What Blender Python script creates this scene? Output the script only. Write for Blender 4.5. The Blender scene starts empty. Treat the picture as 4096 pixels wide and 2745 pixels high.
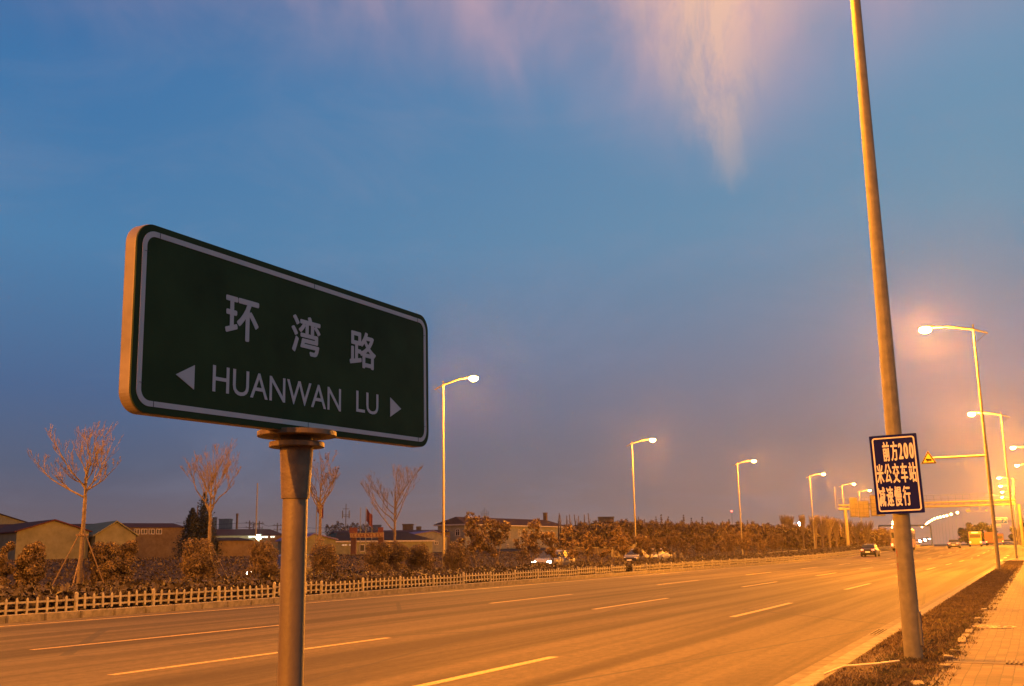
import bpy, bmesh, math, random
import numpy as np
from mathutils import Vector, Matrix
random.seed(7); rng = np.random.default_rng(7)
S = bpy.context.scene
COL = S.collection
R = math.radians
# ---------------------------------------------------------------- camera
F = 4100.0; CX = 2048.0; CY = 1372.5; CH = 1.5
pitch = math.atan(830/4100.0); roll = 0.0149; yaw = R(26.5)
fw = Vector((-math.sin(yaw)*math.cos(pitch), math.cos(yaw)*math.cos(pitch), math.sin(pitch)))
rt0 = Vector((math.cos(yaw), math.sin(yaw), 0)); up0 = rt0.cross(fw)
rt = math.cos(roll)*rt0 - math.sin(roll)*up0; up = math.sin(roll)*rt0 + math.cos(roll)*up0
cam = bpy.data.cameras.new('camera'); camo = bpy.data.objects.new('camera', cam); COL.objects.link(camo)
m = Matrix((rt, up, -fw)).transposed().to_4x4(); m.translation = Vector((0, 0, CH)); camo.matrix_world = m
cam.sensor_width = 36; cam.lens = 36*F/4096; cam.clip_end = 6000; cam.clip_start = 0.05
S.camera = camo
def ray(px, py): return fw + rt*((px-CX)/F) - up*((py-CY)/F)
def at(px, py, d): return Vector((0, 0, CH)) + ray(px, py)*d       # a point at camera depth d
# ---------------------------------------------------------------- look
S.view_settings.view_transform = 'Standard'; S.view_settings.look = 'None'
S.view_settings.exposure = 0; S.view_settings.gamma = 1
S.render.engine = 'CYCLES'
cy = S.cycles; cy.use_denoising = True; cy.max_bounces = 5; cy.diffuse_bounces = 3; cy.volume_bounces = 0
cy.sample_clamp_indirect = 4; cy.caustics_reflective = False; cy.caustics_refractive = False
# ---------------------------------------------------------------- world: dusk sky
W = bpy.data.worlds.new('World'); S.world = W; W.use_nodes = True
nt = W.node_tree; nt.nodes.clear()
def N(nt, t, **k):
    n = nt.nodes.new(t)
    for a, b in k.items(): setattr(n, a, b)
    return n
def L(nt, a, b): nt.links.new(a, b)
def MATH(nt, op, a, b=None, c=None, clamp=False):
    n = nt.nodes.new('ShaderNodeMath'); n.operation = op; n.use_clamp = clamp
    for i, v in enumerate((a, b, c)):
        if v is None: continue
        if isinstance(v, (int, float)): n.inputs[i].default_value = v
        else: nt.links.new(v, n.inputs[i])
    return n.outputs[0]
def DOT(nt, a, vec):
    n = nt.nodes.new('ShaderNodeVectorMath'); n.operation = 'DOT_PRODUCT'; nt.links.new(a, n.inputs[0]); n.inputs[1].default_value = vec
    return n.outputs['Value']
def srgb(r, g, b):
    f = lambda c: (c/255/12.92) if c/255 <= 0.04045 else ((c/255+0.055)/1.055)**2.4
    return (f(r), f(g), f(b), 1)
def RAMP(nt, fac, stops, interp='EASE'):
    n = nt.nodes.new('ShaderNodeValToRGB'); n.color_ramp.interpolation = interp
    e = n.color_ramp.elements
    while len(e) < len(stops): e.new(0.5)
    for i, (p, c) in enumerate(stops): e[i].position = p; e[i].color = c
    nt.links.new(fac, n.inputs[0]); return n.outputs[0]
def MIX(nt, fac, a, b, mode='MIX'):
    n = nt.nodes.new('ShaderNodeMix'); n.data_type = 'RGBA'; n.blend_type = mode
    for s, v in ((n.inputs[0], fac), (n.inputs[6], a), (n.inputs[7], b)):
        if isinstance(v, (int, float)): s.default_value = v
        elif isinstance(v, tuple): s.default_value = v
        else: nt.links.new(v, s)
    return n.outputs[2]
tc = N(nt, 'ShaderNodeTexCoord'); D = tc.outputs['Generated']
elev = DOT(nt, D, (0, 0, 1))
SKYW = RAMP(nt, elev, [(0.0, srgb(118, 98, 98)), (0.03, srgb(110, 98, 106)), (0.08, srgb(88, 96, 120)), (0.15, srgb(76, 102, 142)), (0.28, srgb(76, 126, 170)), (0.42, srgb(62, 116, 168)), (0.6, srgb(40, 88, 148))], 'LINEAR')
SKYE = RAMP(nt, elev, [(0.0, srgb(176, 130, 104)), (0.04, srgb(148, 122, 112)), (0.10, srgb(126, 120, 126)), (0.18, srgb(124, 132, 150)), (0.30, srgb(110, 146, 172)), (0.42, srgb(104, 146, 178)), (0.6, srgb(92, 130, 168))], 'LINEAR')
az = DOT(nt, D, (math.cos(yaw), math.sin(yaw), 0))          # west (-) to east (+) across the view
azf = MATH(nt, 'MULTIPLY_ADD', az, 1.3, 0.47, clamp=True)
base = MIX(nt, azf, SKYW, SKYE)
# thin high cloud, soft and uneven
mp = N(nt, 'ShaderNodeMapping'); L(nt, D, mp.inputs[0]); mp.inputs['Scale'].default_value = (2.2, 2.2, 6.0)
nz = N(nt, 'ShaderNodeTexNoise'); nz.inputs['Scale'].default_value = 1.6; nz.inputs['Detail'].default_value = 6; nz.inputs['Roughness'].default_value = .62; nz.inputs['Distortion'].default_value = .7; L(nt, mp.outputs[0], nz.inputs[0])
cl = MATH(nt, 'SMOOTH_MAX', MATH(nt, 'MULTIPLY_ADD', nz.outputs[0], 2.6, -1.25), 0.0, .1)
base = MIX(nt, MATH(nt, 'MULTIPLY', cl, 0.32, clamp=True), base, srgb(140, 146, 172))
# streaked cloud-like plume: mostly lens glare from the lamp overhead, painted into the sky
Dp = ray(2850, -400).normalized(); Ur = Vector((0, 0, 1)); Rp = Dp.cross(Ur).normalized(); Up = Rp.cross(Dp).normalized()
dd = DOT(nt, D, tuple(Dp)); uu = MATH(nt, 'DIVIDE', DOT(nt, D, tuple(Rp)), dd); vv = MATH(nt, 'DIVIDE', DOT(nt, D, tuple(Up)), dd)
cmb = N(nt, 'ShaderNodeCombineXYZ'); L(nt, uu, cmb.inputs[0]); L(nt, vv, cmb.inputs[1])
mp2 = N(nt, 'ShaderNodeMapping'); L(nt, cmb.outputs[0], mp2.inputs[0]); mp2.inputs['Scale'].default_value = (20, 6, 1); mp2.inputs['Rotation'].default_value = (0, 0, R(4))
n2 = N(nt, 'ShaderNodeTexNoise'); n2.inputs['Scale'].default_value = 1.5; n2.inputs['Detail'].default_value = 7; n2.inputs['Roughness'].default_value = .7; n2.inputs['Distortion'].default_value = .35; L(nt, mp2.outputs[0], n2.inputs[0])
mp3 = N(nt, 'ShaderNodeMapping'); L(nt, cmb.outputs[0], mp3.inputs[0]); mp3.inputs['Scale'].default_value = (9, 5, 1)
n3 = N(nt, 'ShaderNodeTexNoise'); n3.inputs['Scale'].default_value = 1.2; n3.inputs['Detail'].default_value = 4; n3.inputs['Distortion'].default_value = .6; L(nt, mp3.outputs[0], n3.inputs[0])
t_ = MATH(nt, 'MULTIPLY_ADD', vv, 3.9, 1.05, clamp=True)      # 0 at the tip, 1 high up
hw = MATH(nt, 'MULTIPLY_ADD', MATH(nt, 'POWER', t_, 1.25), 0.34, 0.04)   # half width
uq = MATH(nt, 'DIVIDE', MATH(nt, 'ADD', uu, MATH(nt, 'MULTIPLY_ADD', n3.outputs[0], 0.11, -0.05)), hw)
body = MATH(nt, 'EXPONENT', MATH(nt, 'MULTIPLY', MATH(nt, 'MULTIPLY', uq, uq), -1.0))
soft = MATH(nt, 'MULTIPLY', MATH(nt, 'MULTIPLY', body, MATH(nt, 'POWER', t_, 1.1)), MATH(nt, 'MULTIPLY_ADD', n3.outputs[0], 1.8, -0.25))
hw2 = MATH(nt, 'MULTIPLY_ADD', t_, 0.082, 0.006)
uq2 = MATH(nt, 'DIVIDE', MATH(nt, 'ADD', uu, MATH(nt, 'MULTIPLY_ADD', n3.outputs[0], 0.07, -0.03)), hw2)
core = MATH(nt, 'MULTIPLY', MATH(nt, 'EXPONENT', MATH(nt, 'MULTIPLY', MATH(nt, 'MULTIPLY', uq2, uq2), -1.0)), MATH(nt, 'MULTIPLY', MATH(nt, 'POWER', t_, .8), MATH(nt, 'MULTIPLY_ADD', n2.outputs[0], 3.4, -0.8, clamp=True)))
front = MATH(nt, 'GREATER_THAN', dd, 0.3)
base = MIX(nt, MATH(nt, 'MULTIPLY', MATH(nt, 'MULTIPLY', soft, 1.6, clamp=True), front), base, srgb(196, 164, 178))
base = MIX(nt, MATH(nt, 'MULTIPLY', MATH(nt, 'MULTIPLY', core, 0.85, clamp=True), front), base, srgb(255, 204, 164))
sky = N(nt, 'ShaderNodeTexSky'); sky.sky_type = 'NISHITA'; sky.sun_disc = False; sky.sun_elevation = R(-4); sky.sun_rotation = R(250); sky.air_density = 1.2; sky.dust_density = 2
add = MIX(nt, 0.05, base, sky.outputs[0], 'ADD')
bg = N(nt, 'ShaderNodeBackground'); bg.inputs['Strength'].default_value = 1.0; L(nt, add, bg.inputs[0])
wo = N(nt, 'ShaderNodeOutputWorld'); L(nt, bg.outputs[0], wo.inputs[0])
SODIUM = (1.0, 0.305, 0.014); LAMP_W = 34000.0
# ---------------------------------------------------------------- materials
MATS = {}
def mat(name, col, rough=.7, metal=0, var=.25, scale=6, bump=0, bscale=60, spec=.5, coat=0, stretch=None):
    if name in MATS: return MATS[name]
    M = bpy.data.materials.new(name); M.use_nodes = True; t = M.node_tree; b = t.nodes['Principled BSDF']
    tc = N(t, 'ShaderNodeTexCoord'); src = tc.outputs['Object']
    if stretch:
        mp = N(t, 'ShaderNodeMapping'); L(t, src, mp.inputs[0]); mp.inputs['Scale'].default_value = stretch; src = mp.outputs[0]
    n = N(t, 'ShaderNodeTexNoise'); n.inputs['Scale'].default_value = scale; n.inputs['Detail'].default_value = 6; L(t, src, n.inputs[0])
    c = tuple(col)+(1,)
    lo = tuple(x*(1-var) for x in col)+(1,); hi = tuple(min(1, x*(1+var)) for x in col)+(1,)
    o = RAMP(t, n.outputs[0], [(.3, lo), (.5, c), (.7, hi)], 'LINEAR'); L(t, o, b.inputs['Base Color'])
    b.inputs['Roughness'].default_value = rough; b.inputs['Metallic'].default_value = metal; b.inputs['Specular IOR Level'].default_value = spec
    if coat: b.inputs['Coat Weight'].default_value = coat
    if bump:
        n2 = N(t, 'ShaderNodeTexNoise'); n2.inputs['Scale'].default_value = bscale; n2.inputs['Detail'].default_value = 5; L(t, tc.outputs['Object'], n2.inputs[0])
        bp = N(t, 'ShaderNodeBump'); bp.inputs['Strength'].default_value = bump; bp.inputs['Distance'].default_value = .01; L(t, n2.outputs[0], bp.inputs['Height']); L(t, bp.outputs[0], b.inputs['Normal'])
    MATS[name] = M; return M
def emat(name, col, s):
    if name in MATS: return MATS[name]
    M = bpy.data.materials.new(name); M.use_nodes = True; b = M.node_tree.nodes['Principled BSDF']
    b.inputs['Base Color'].default_value = (.5, .5, .5, 1); b.inputs['Emission Color'].default_value = tuple(col)+(1,); b.inputs['Emission Strength'].default_value = s
    MATS[name] = M; return M
def asphalt():
    M = bpy.data.materials.new('asphalt'); M.use_nodes = True; t = M.node_tree; b = t.nodes['Principled BSDF']
    g = N(t, 'ShaderNodeNewGeometry').outputs['Position']
    def nz(sc, st=(1, 1, 1), d=5, rg=.55):
        mp = N(t, 'ShaderNodeMapping'); L(t, g, mp.inputs[0]); mp.inputs['Scale'].default_value = st
        n = N(t, 'ShaderNodeTexNoise'); n.inputs['Scale'].default_value = sc; n.inputs['Detail'].default_value = d; n.inputs['Roughness'].default_value = rg; L(t, mp.outputs[0], n.inputs[0]); return n.outputs[0]
    fine = nz(90, d=3, rg=.8); tracks = nz(1.0, (1.3, .03, 1), 4); patch = nz(.35, (1, .5, 1), 5)
    a = RAMP(t, tracks, [(.38, (.020, .016, .010, 1)), (.62, (.070, .057, .034, 1))])
    mid = nz(9, (1, .5, 1), 8, .85)
    a = MIX(t, .8, a, RAMP(t, mid, [(.36, (.6, .6, .6, 1)), (.64, (1.4, 1.4, 1.4, 1))]), 'MULTIPLY')
    a = MIX(t, MATH(t, 'MULTIPLY', patch, .5), a, (.044, .036, .022, 1))
    a = MIX(t, .75, a, RAMP(t, fine, [(.3, (.45, .45, .45, 1)), (.5, (1, 1, 1, 1)), (.72, (1.7, 1.7, 1.7, 1))]), 'MULTIPLY')
    v = N(t, 'ShaderNodeTexVoronoi', feature='DISTANCE_TO_EDGE'); mpv = N(t, 'ShaderNodeMapping'); L(t, g, mpv.inputs[0]); mpv.inputs['Scale'].default_value = (.22, .07, 1); L(t, mpv.outputs[0], v.inputs[0]); v.inputs['Scale'].default_value = 1
    crack = MATH(t, 'MULTIPLY', MATH(t, 'LESS_THAN', v.outputs[0], .006), .7)
    spots = nz(1.1, (1, .8, 1), 3, .5); a = MIX(t, MATH(t, 'MULTIPLY_ADD', spots, 9, -6.1, clamp=True), a, (.018, .016, .013, 1))
    a = MIX(t, crack, a, (.02, .02, .02, 1))
    L(t, a, b.inputs['Base Color'])
    L(t, MATH(t, 'MULTIPLY_ADD', tracks, -.12, .92), b.inputs['Roughness']); b.inputs['Specular IOR Level'].default_value = .2
    bp = N(t, 'ShaderNodeBump'); bp.inputs['Strength'].default_value = .5; bp.inputs['Distance'].default_value = .006; L(t, fine, bp.inputs['Height']); L(t, bp.outputs[0], b.inputs['Normal'])
    return M
def paver():
    M = bpy.data.materials.new('pavers'); M.use_nodes = True; t = M.node_tree; b = t.nodes['Principled BSDF']
    g = N(t, 'ShaderNodeNewGeometry').outputs['Position']
    wob = N(t, 'ShaderNodeTexNoise'); wob.inputs['Scale'].default_value = 1.1; L(t, g, wob.inputs[0])
    wv = N(t, 'ShaderNodeVectorMath', operation='MULTIPLY_ADD'); L(t, wob.outputs['Color'], wv.inputs[0]); wv.inputs[1].default_value = (.035, .05, 0); L(t, g, wv.inputs[2])
    mp = N(t, 'ShaderNodeMapping'); L(t, wv.outputs[0], mp.inputs[0]); mp.inputs['Rotation'].default_value = (0, 0, R(90))
    br = N(t, 'ShaderNodeTexBrick'); L(t, mp.outputs[0], br.inputs[0]); br.offset = .5; br.squash = 1
    for k, v in (('Scale', 1), ('Mortar Size', .0065), ('Mortar Smooth', .3), ('Bias', 0), ('Brick Width', .23), ('Row Height', .115)): br.inputs[k].default_value = v
    br.inputs['Color1'].default_value = (.066, .041, .022, 1); br.inputs['Color2'].default_value = (.024, .014, .008, 1); br.inputs['Mortar'].default_value = (.010, .007, .005, 1)
    n = N(t, 'ShaderNodeTexNoise'); n.inputs['Scale'].default_value = 1.6; n.inputs['Detail'].default_value = 6; L(t, g, n.inputs[0])
    c = MIX(t, .7, br.outputs[0], RAMP(t, n.outputs[0], [(.3, (.6, .6, .6, 1)), (.7, (1.3, 1.3, 1.3, 1))]), 'MULTIPLY')
    n4 = N(t, 'ShaderNodeTexNoise'); n4.inputs['Scale'].default_value = 55; n4.inputs['Detail'].default_value = 4; L(t, g, n4.inputs[0])
    c = MIX(t, .5, c, RAMP(t, n4.outputs[0], [(.3, (.6, .6, .6, 1)), (.7, (1.35, 1.35, 1.35, 1))]), 'MULTIPLY')
    L(t, c, b.inputs['Base Color']); b.inputs['Roughness'].default_value = .85
    bp = N(t, 'ShaderNodeBump'); bp.inputs['Strength'].default_value = .6; bp.inputs['Distance'].default_value = .006; bp.invert = True; L(t, br.outputs['Fac'], bp.inputs['Height']); L(t, bp.outputs[0], b.inputs['Normal'])
    return M
ASPH = asphalt(); PAVER = paver()
def two_tone(name, c1, c2, scale, rough=.9, stretch=(1, 1, 1)):
    M = mat(name, c1, rough, var=0, spec=.12); t = M.node_tree; b = t.nodes['Principled BSDF']
    g = N(t, 'ShaderNodeNewGeometry').outputs['Position']; mp = N(t, 'ShaderNodeMapping'); L(t, g, mp.inputs[0]); mp.inputs['Scale'].default_value = stretch
    n = N(t, 'ShaderNodeTexNoise'); n.inputs['Scale'].default_value = scale; n.inputs['Detail'].default_value = 8; n.inputs['Roughness'].default_value = .7; L(t, mp.outputs[0], n.inputs[0])
    L(t, RAMP(t, n.outputs[0], [(.38, tuple(c1)+(1,)), (.62, tuple(c2)+(1,))], 'LINEAR'), b.inputs['Base Color']); return M
CONC = two_tone('kerb_concrete', (.11, .10, .075), (.19, .175, .13), 5)
CONC2 = two_tone('pale_concrete', (.10, .09, .065), (.17, .15, .11), 9)
SOIL = two_tone('soil', (.028, .020, .013), (.065, .046, .03), 9)
EARTH = two_tone('earth', (.014, .010, .006), (.034, .025, .014), 1.2)
PAINT = two_tone('road_paint', (.14, .105, .04), (.40, .31, .12), 22, .6)
GALV = mat('galvanised_steel', (.20, .175, .085), .5, .1, .2, 9, .1, 40)
GALVD = mat('dull_steel', (.13, .12, .09), .6, .1, .22, 14, .1, 30)
IRON = mat('dark_iron', (.05, .048, .045), .6, .6, .3, 20, .3, 80)
WHITEP = mat('white_pickets', (.22, .205, .15), .6, 0, .28, 7)
BARK = mat('bark', (.11, .085, .055), .9, 0, .4, 12, .8, 40)
BARKD = mat('dark_bark', (.09, .07, .05), .9, 0, .4, 12, .8, 40)
STAKE = mat('stake_wood', (.14, .10, .06), .85, 0, .3, 10)
def leafmat(name, c, trans=.25):
    M = bpy.data.materials.new(name); M.use_nodes = True; t = M.node_tree; b = t.nodes['Principled BSDF']
    n = N(t, 'ShaderNodeTexNoise'); n.inputs['Scale'].default_value = 3.5; n.inputs['Detail'].default_value = 4; g = N(t, 'ShaderNodeNewGeometry').outputs['Position']; L(t, g, n.inputs[0])
    w = N(t, 'ShaderNodeTexWhiteNoise'); L(t, g, w.inputs[0])
    L(t, RAMP(t, n.outputs[0], [(.3, tuple(x*.55 for x in c)+(1,)), (.7, tuple(x*1.45 for x in c)+(1,))], 'LINEAR'), b.inputs['Base Color'])
    b.inputs['Roughness'].default_value = .65; b.inputs['Specular IOR Level'].default_value = .3; return M
LEAF_BUSH = leafmat('bush_leaves', (.11, .08, .04)); LEAF_TREE = leafmat('tree_leaves', (.105, .07, .033)); LEAF_DARK = leafmat('dark_leaves', (.018, .02, .01))
LEAF_HEDGE = leafmat('hedge_leaves', (.042, .032, .018)); GRASSM = leafmat('dry_grass', (.105, .075, .038)); WOODM = leafmat('wood_twigs', (.11, .078, .038))
# ---------------------------------------------------------------- builders
class MB:
    def __init__(s): s.v = []; s.f = []; s.sm = False
    def add(s, vs, fs):
        o = len(s.v); s.v += [tuple(v) for v in vs]; s.f += [tuple(o+i for i in f) for f in fs]; return s
    def box(s, c, d, rz=0, taper=1):
        x, y, z = (a/2 for a in d); cs, sn = math.cos(rz), math.sin(rz); P = []
        for sz in (-1, 1):
            k = taper if sz > 0 else 1
            for sx, sy in ((-1, -1), (1, -1), (1, 1), (-1, 1)):
                a, b = sx*x*k, sy*y*k; P.append((c[0]+a*cs-b*sn, c[1]+a*sn+b*cs, c[2]+sz*z))
        return s.add(P, [(3, 2, 1, 0), (4, 5, 6, 7), (0, 1, 5, 4), (1, 2, 6, 5), (2, 3, 7, 6), (3, 0, 4, 7)])
    def tube(s, pts, rad, n=10, cap=True):
        pts = [Vector(p) for p in pts]
        if isinstance(rad, (int, float)): rad = [rad]*len(pts)
        V = []; Fc = []; ref = None
        for i, p in enumerate(pts):
            d = (pts[min(i+1, len(pts)-1)]-pts[max(i-1, 0)]); d = d.normalized() if d.length > 1e-9 else Vector((0, 0, 1))
            if ref is None: ref = d.orthogonal().normalized()
            a = (ref-d*ref.dot(d)); a = a.normalized() if a.length > 1e-6 else d.orthogonal().normalized(); ref = a; b = d.cross(a)
            for k in range(n):
                t = 2*math.pi*k/n; V.append(p+(a*math.cos(t)+b*math.sin(t))*rad[i])
        for i in range(len(pts)-1):
            for k in range(n):
                k2 = (k+1) % n; Fc.append((i*n+k, i*n+k2, (i+1)*n+k2, (i+1)*n+k))
        if cap: Fc.append(tuple(range(n-1, -1, -1))); Fc.append(tuple((len(pts)-1)*n+k for k in range(n)))
        return s.add(V, Fc)
    def prism(s, poly, o, u, v, n, t):
        """polygon (a,b) in plane o + a*u + b*v, thickness t along n"""
        o, u, v, n = Vector(o), Vector(u), Vector(v), Vector(n); k = len(poly)
        V = [o+u*a+v*b for a, b in poly]+[o+u*a+v*b+n*t for a, b in poly]
        if u.cross(v).dot(n) < 0: 
            F1 = [tuple(range(k)), tuple(range(2*k-1, k-1, -1))]+[(i+k, (i+1) % k+k, (i+1) % k, i) for i in range(k)]
        else:
            F1 = [tuple(range(k-1, -1, -1)), tuple(range(k, 2*k))]+[(i, (i+1) % k, (i+1) % k+k, i+k) for i in range(k)]
        return s.add(V, F1)
    def ring(s, outer, inner, o, u, v, n, t):
        o, u, v, n = Vector(o), Vector(u), Vector(v), Vector(n); k = len(outer)
        P = [o+u*a+v*b+n*z for z in (0, t) for L_ in (outer, inner) for a, b in L_]
        Fc = []
        for i in range(k):
            j = (i+1) % k
            Fc += [(2*k+i, 2*k+j, 3*k+j, 3*k+i), (i, k+i, k+j, j), (i, j, 2*k+j, 2*k+i), (k+j, k+i, 3*k+i, 3*k+j)]
        if u.cross(v).dot(n) < 0: Fc = [f[::-1] for f in Fc]
        return s.add(P, Fc)
    def build(s, name, m, parent=None, smooth=False, bevel=0):
        me = bpy.data.meshes.new(name); me.from_pydata(s.v, [], s.f); me.update()
        if smooth: me.polygons.foreach_set('use_smooth', [True]*len(me.polygons))
        me.materials.append(m); o = bpy.data.objects.new(name, me); COL.objects.link(o)
        if parent: o.parent = parent
        if bevel:
            b = o.modifiers.new('bevel', 'BEVEL'); b.width = bevel; b.segments = 2; b.limit_method = 'ANGLE'
        if smooth:
            try: me.set_sharp_from_angle(angle=R(40))
            except Exception: pass
        return o
def rrect(w, h, r, n=6, cx=0, cy=0):
    P = []
    for sx, sy, a0 in ((1, 1, 0), (-1, 1, 90), (-1, -1, 180), (1, -1, 270)):
        for i in range(n+1):
            a = R(a0+90*i/n); P.append((cx+sx*(w/2-r)+r*math.cos(a), cy+sy*(h/2-r)+r*math.sin(a)))
    return P
def tag(o, label=None, cat=None, group=None, kind=None):
    for k, v in (('label', label), ('category', cat), ('group', group), ('kind', kind)):
        if v: o[k] = v
    return o
def empty(name, loc, label, cat, group=None, rz=0):
    o = bpy.data.objects.new(name, None); COL.objects.link(o); o.location = loc; o.rotation_euler.z = rz; o.empty_display_size = .2
    return tag(o, label, cat, group)
def kids(o): return [c for c in COL.objects if c.parent == o]
def copy_tree(o, parent=None):
    c = o.copy(); COL.objects.link(c); c.parent = parent
    for ch in kids(o): copy_tree(ch, c)
    return c
def struct(name, mb, m, kind='structure'): 
    o = mb.build(name, m); o['kind'] = kind; return o
def text_mesh(name, s, m, parent, rect, o, u, v, n, bold=0.0, depth=.002, italic=0, fat=0):
    """lettering fitted in rect (a0,b0,a1,b1) of the plane o + a*u + b*v, raised along n"""
    c = bpy.data.curves.new(name, 'FONT'); c.body = s; c.size = 1; c.offset = bold; c.extrude = 0; c.resolution_u = 4; c.shear = italic
    ob = bpy.data.objects.new(name+'_tmp', c); COL.objects.link(ob)
    dg = bpy.context.evaluated_depsgraph_get(); dg.update(); me = bpy.data.meshes.new_from_object(ob.evaluated_get(dg)); bpy.data.objects.remove(ob); bpy.data.curves.remove(c)
    co = np.empty(len(me.vertices)*3); me.vertices.foreach_get('co', co); co = co.reshape(-1, 3)
    mn, mx = co.min(0), co.max(0); a0, b0, a1, b1 = rect
    a0 += fat; a1 -= fat; b0 += fat; b1 -= fat
    A = a0+(co[:, 0]-mn[0])/(mx[0]-mn[0])*(a1-a0); B = b0+(co[:, 1]-mn[1])/(mx[1]-mn[1])*(b1-b0)
    o, u, v, n = (np.array(q, float) for q in (o, u, v, n))
    P = o+A[:, None]*u+B[:, None]*v+n*depth
    if fat:   # thicken the strokes: copies shifted by the stroke half width, each a hair deeper
        k = len(P); fs = [tuple(p.vertices) for p in me.polygons]; VV = []; FF = []
        for i in range(9):
            du, dv = (0, 0) if i == 8 else (fat*math.cos(i*math.pi/4), fat*math.sin(i*math.pi/4)); VV.append(P+u*du+v*dv-n*(.00006*i*max(1, fat/.004))); FF += [tuple(j+k*i for j in f) for f in fs]
        bpy.data.meshes.remove(me); me = bpy.data.meshes.new(name); me.from_pydata(np.concatenate(VV).tolist(), [], FF)
    else: me.vertices.foreach_set('co', P.ravel())
    me.update(); me.name = name
    me.materials.clear(); me.materials.append(m)
    ob = bpy.data.objects.new(name, me); COL.objects.link(ob); ob.parent = parent
    return ob
def leaves_np(name, P, Nrm, size, m, parent=None, aspect=1.8):
    """many small diamond leaves, one mesh"""
    n = len(P); a = rng.normal(size=(n, 3)); a /= np.linalg.norm(a, axis=1)[:, None]
    b = np.cross(a, Nrm+rng.normal(scale=.6, size=(n, 3))); b /= (np.linalg.norm(b, axis=1)[:, None]+1e-9)
    sz = (size*(.6+.8*rng.random(n)))[:, None]
    c = np.cross(a, b)*.25
    V = np.stack([P-a*sz*aspect/2, P+b*sz/2+c*sz, P+a*sz*aspect/2, P-b*sz/2+c*sz], 1).reshape(-1, 3)
    me = bpy.data.meshes.new(name); me.vertices.add(4*n); me.vertices.foreach_set('co', V.ravel())
    me.loops.add(4*n); me.loops.foreach_set('vertex_index', np.arange(4*n)); me.polygons.add(n); me.polygons.foreach_set('loop_start', np.arange(n)*4); me.polygons.foreach_set('loop_total', np.full(n, 4)); me.update(); me.validate()
    me.materials.append(m); o = bpy.data.objects.new(name, me); COL.objects.link(o)
    if parent: o.parent = parent
    return o
def clumps(n, centers, radii, squash=(1, 1, 1), shell=.5):
    k = len(centers); idx = rng.integers(0, k, n); d = rng.normal(size=(n, 3)); d /= np.linalg.norm(d, axis=1)[:, None]
    r = (shell+(1-shell)*rng.random(n)**.6)[:, None]
    return np.array(centers)[idx]+d*r*np.array(radii)[idx][:, None]*np.array(squash), d
# ---------------------------------------------------------------- road geometry
def rz(y):                                   # the far road climbs gently
    t = min(max((y-105)/100, 0), 1); t = t*t*(3-2*t)
    return .85*t+(min(y, 600)-205)*.001*(y > 205)
def rx(y): return -0.00025*max(y-180, 0)**2  # and bends left
def bow(y, k): return -k*max(24-y, 0)**2/100 # the far edge swings away on the left
YS = [-70, -40, -15, 0, 4, 8, 12, 16, 20, 24, 28, 34, 42, 52, 64, 78, 92, 105, 118, 131, 144, 157, 170, 183, 196, 210, 230, 260, 290, 320, 360, 400, 450, 500, 560, 620, 700, 800]
def strip(mb, xl, xr, ys, z=0, thick=0):
    f = lambda q, y: q(y) if callable(q) else q
    V = []; Fc = []
    for y in ys:
        a, b = f(xl, y)+rx(y), f(xr, y)+rx(y); zz = rz(y)+z
        V += [(a, y, zz), (b, y, zz)]
        if thick: V += [(a, y, zz-thick), (b, y, zz-thick)]
    k = 4 if thick else 2
    for i in range(len(ys)-1):
        o, q = i*k, (i+1)*k
        Fc.append((o, o+1, q+1, q))
        if thick: Fc += [(o+2, o, q, q+2), (o+1, o+3, q+3, q+1)]
    if thick: e = (len(ys)-1)*k; Fc += [(0, 2, 3, 1), (e, e+1, e+3, e+2)]
    mb.add(V, Fc)
def xe(y):   # right edge of the carriageway, widening into a side lane far off
    t = min(max((y-98)/34, 0), 1); t = t*t*(3-2*t); return -2.52+2.9*t
def lbow(y, x): return x-max(0, 26-y)**1.5*.018*(abs(x)/20)
g = MB()   # terrain: flat by the road, a bank beyond the far verge
xs = [-900, -400, -200, -110, -70, -60, -52, -47, -43.5, -41, -36, -21, -2.3, 4, 40, 120, 400]
gz = lambda x, y: -.06+rz(y)*.9+ (1.25*min(max((-x-41)/11, 0), 1) if x < -41 else 0)
V = [(x+rx(y)*(1 if abs(x) < 130 else .3), y, gz(x, y)) for y in YS+[1100, 1600, 2600] for x in xs]; nx = len(xs)
g.add(V, [(j*nx+i, j*nx+i+1, (j+1)*nx+i+1, (j+1)*nx+i) for j in range(len(YS)+2) for i in range(nx-1)])
struct('ground', g, EARTH)
m1 = MB(); strip(m1, lambda y: lbow(y, -21.3), lambda y: xe(y)-.2, YS); struct('road', m1, ASPH)
m1 = MB(); strip(m1, lambda y: lbow(y, -36.2), lambda y: lbow(y, -30.6), YS, .01); struct('far_carriageway', m1, ASPH)
def kerb_ys(a, b, step, gap=.012):
    out = []; y = a
    while y < b: out.append((y+gap/2, min(y+step, b)-gap/2)); y += step
    return out
m1 = MB()
for a, b in kerb_ys(-6, 96, 1.0): strip(m1, -2.72, -2.525, [a, b], .012, .05)
struct('gutter', m1, two_tone('gutter_concrete', (.075, .068, .05), (.12, .11, .082), 5))
m1 = MB()
for a, b in kerb_ys(-6, 96, 1.0): strip(m1, -2.52, -2.14, [a, b], .03, .2)
strip(m1, lambda y: xe(y), lambda y: xe(y)+.3, [y for y in YS if y >= 92], .12, .2)
for a, b in kerb_ys(-10, 105, 1.0): strip(m1, lbow(a, -21.75), lbow(a, -21.35), [a, b], .16, .3)
strip(m1, -21.75, -21.35, [y for y in YS if y > 100], .16, .3)
strip(m1, lambda y: lbow(y, -30.55), lambda y: lbow(y, -30.3), YS, .16, .3); strip(m1, lambda y: lbow(y, -36.5), lambda y: lbow(y, -36.25), YS, .16, .3)
struct('kerb', m1, CONC)
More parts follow.
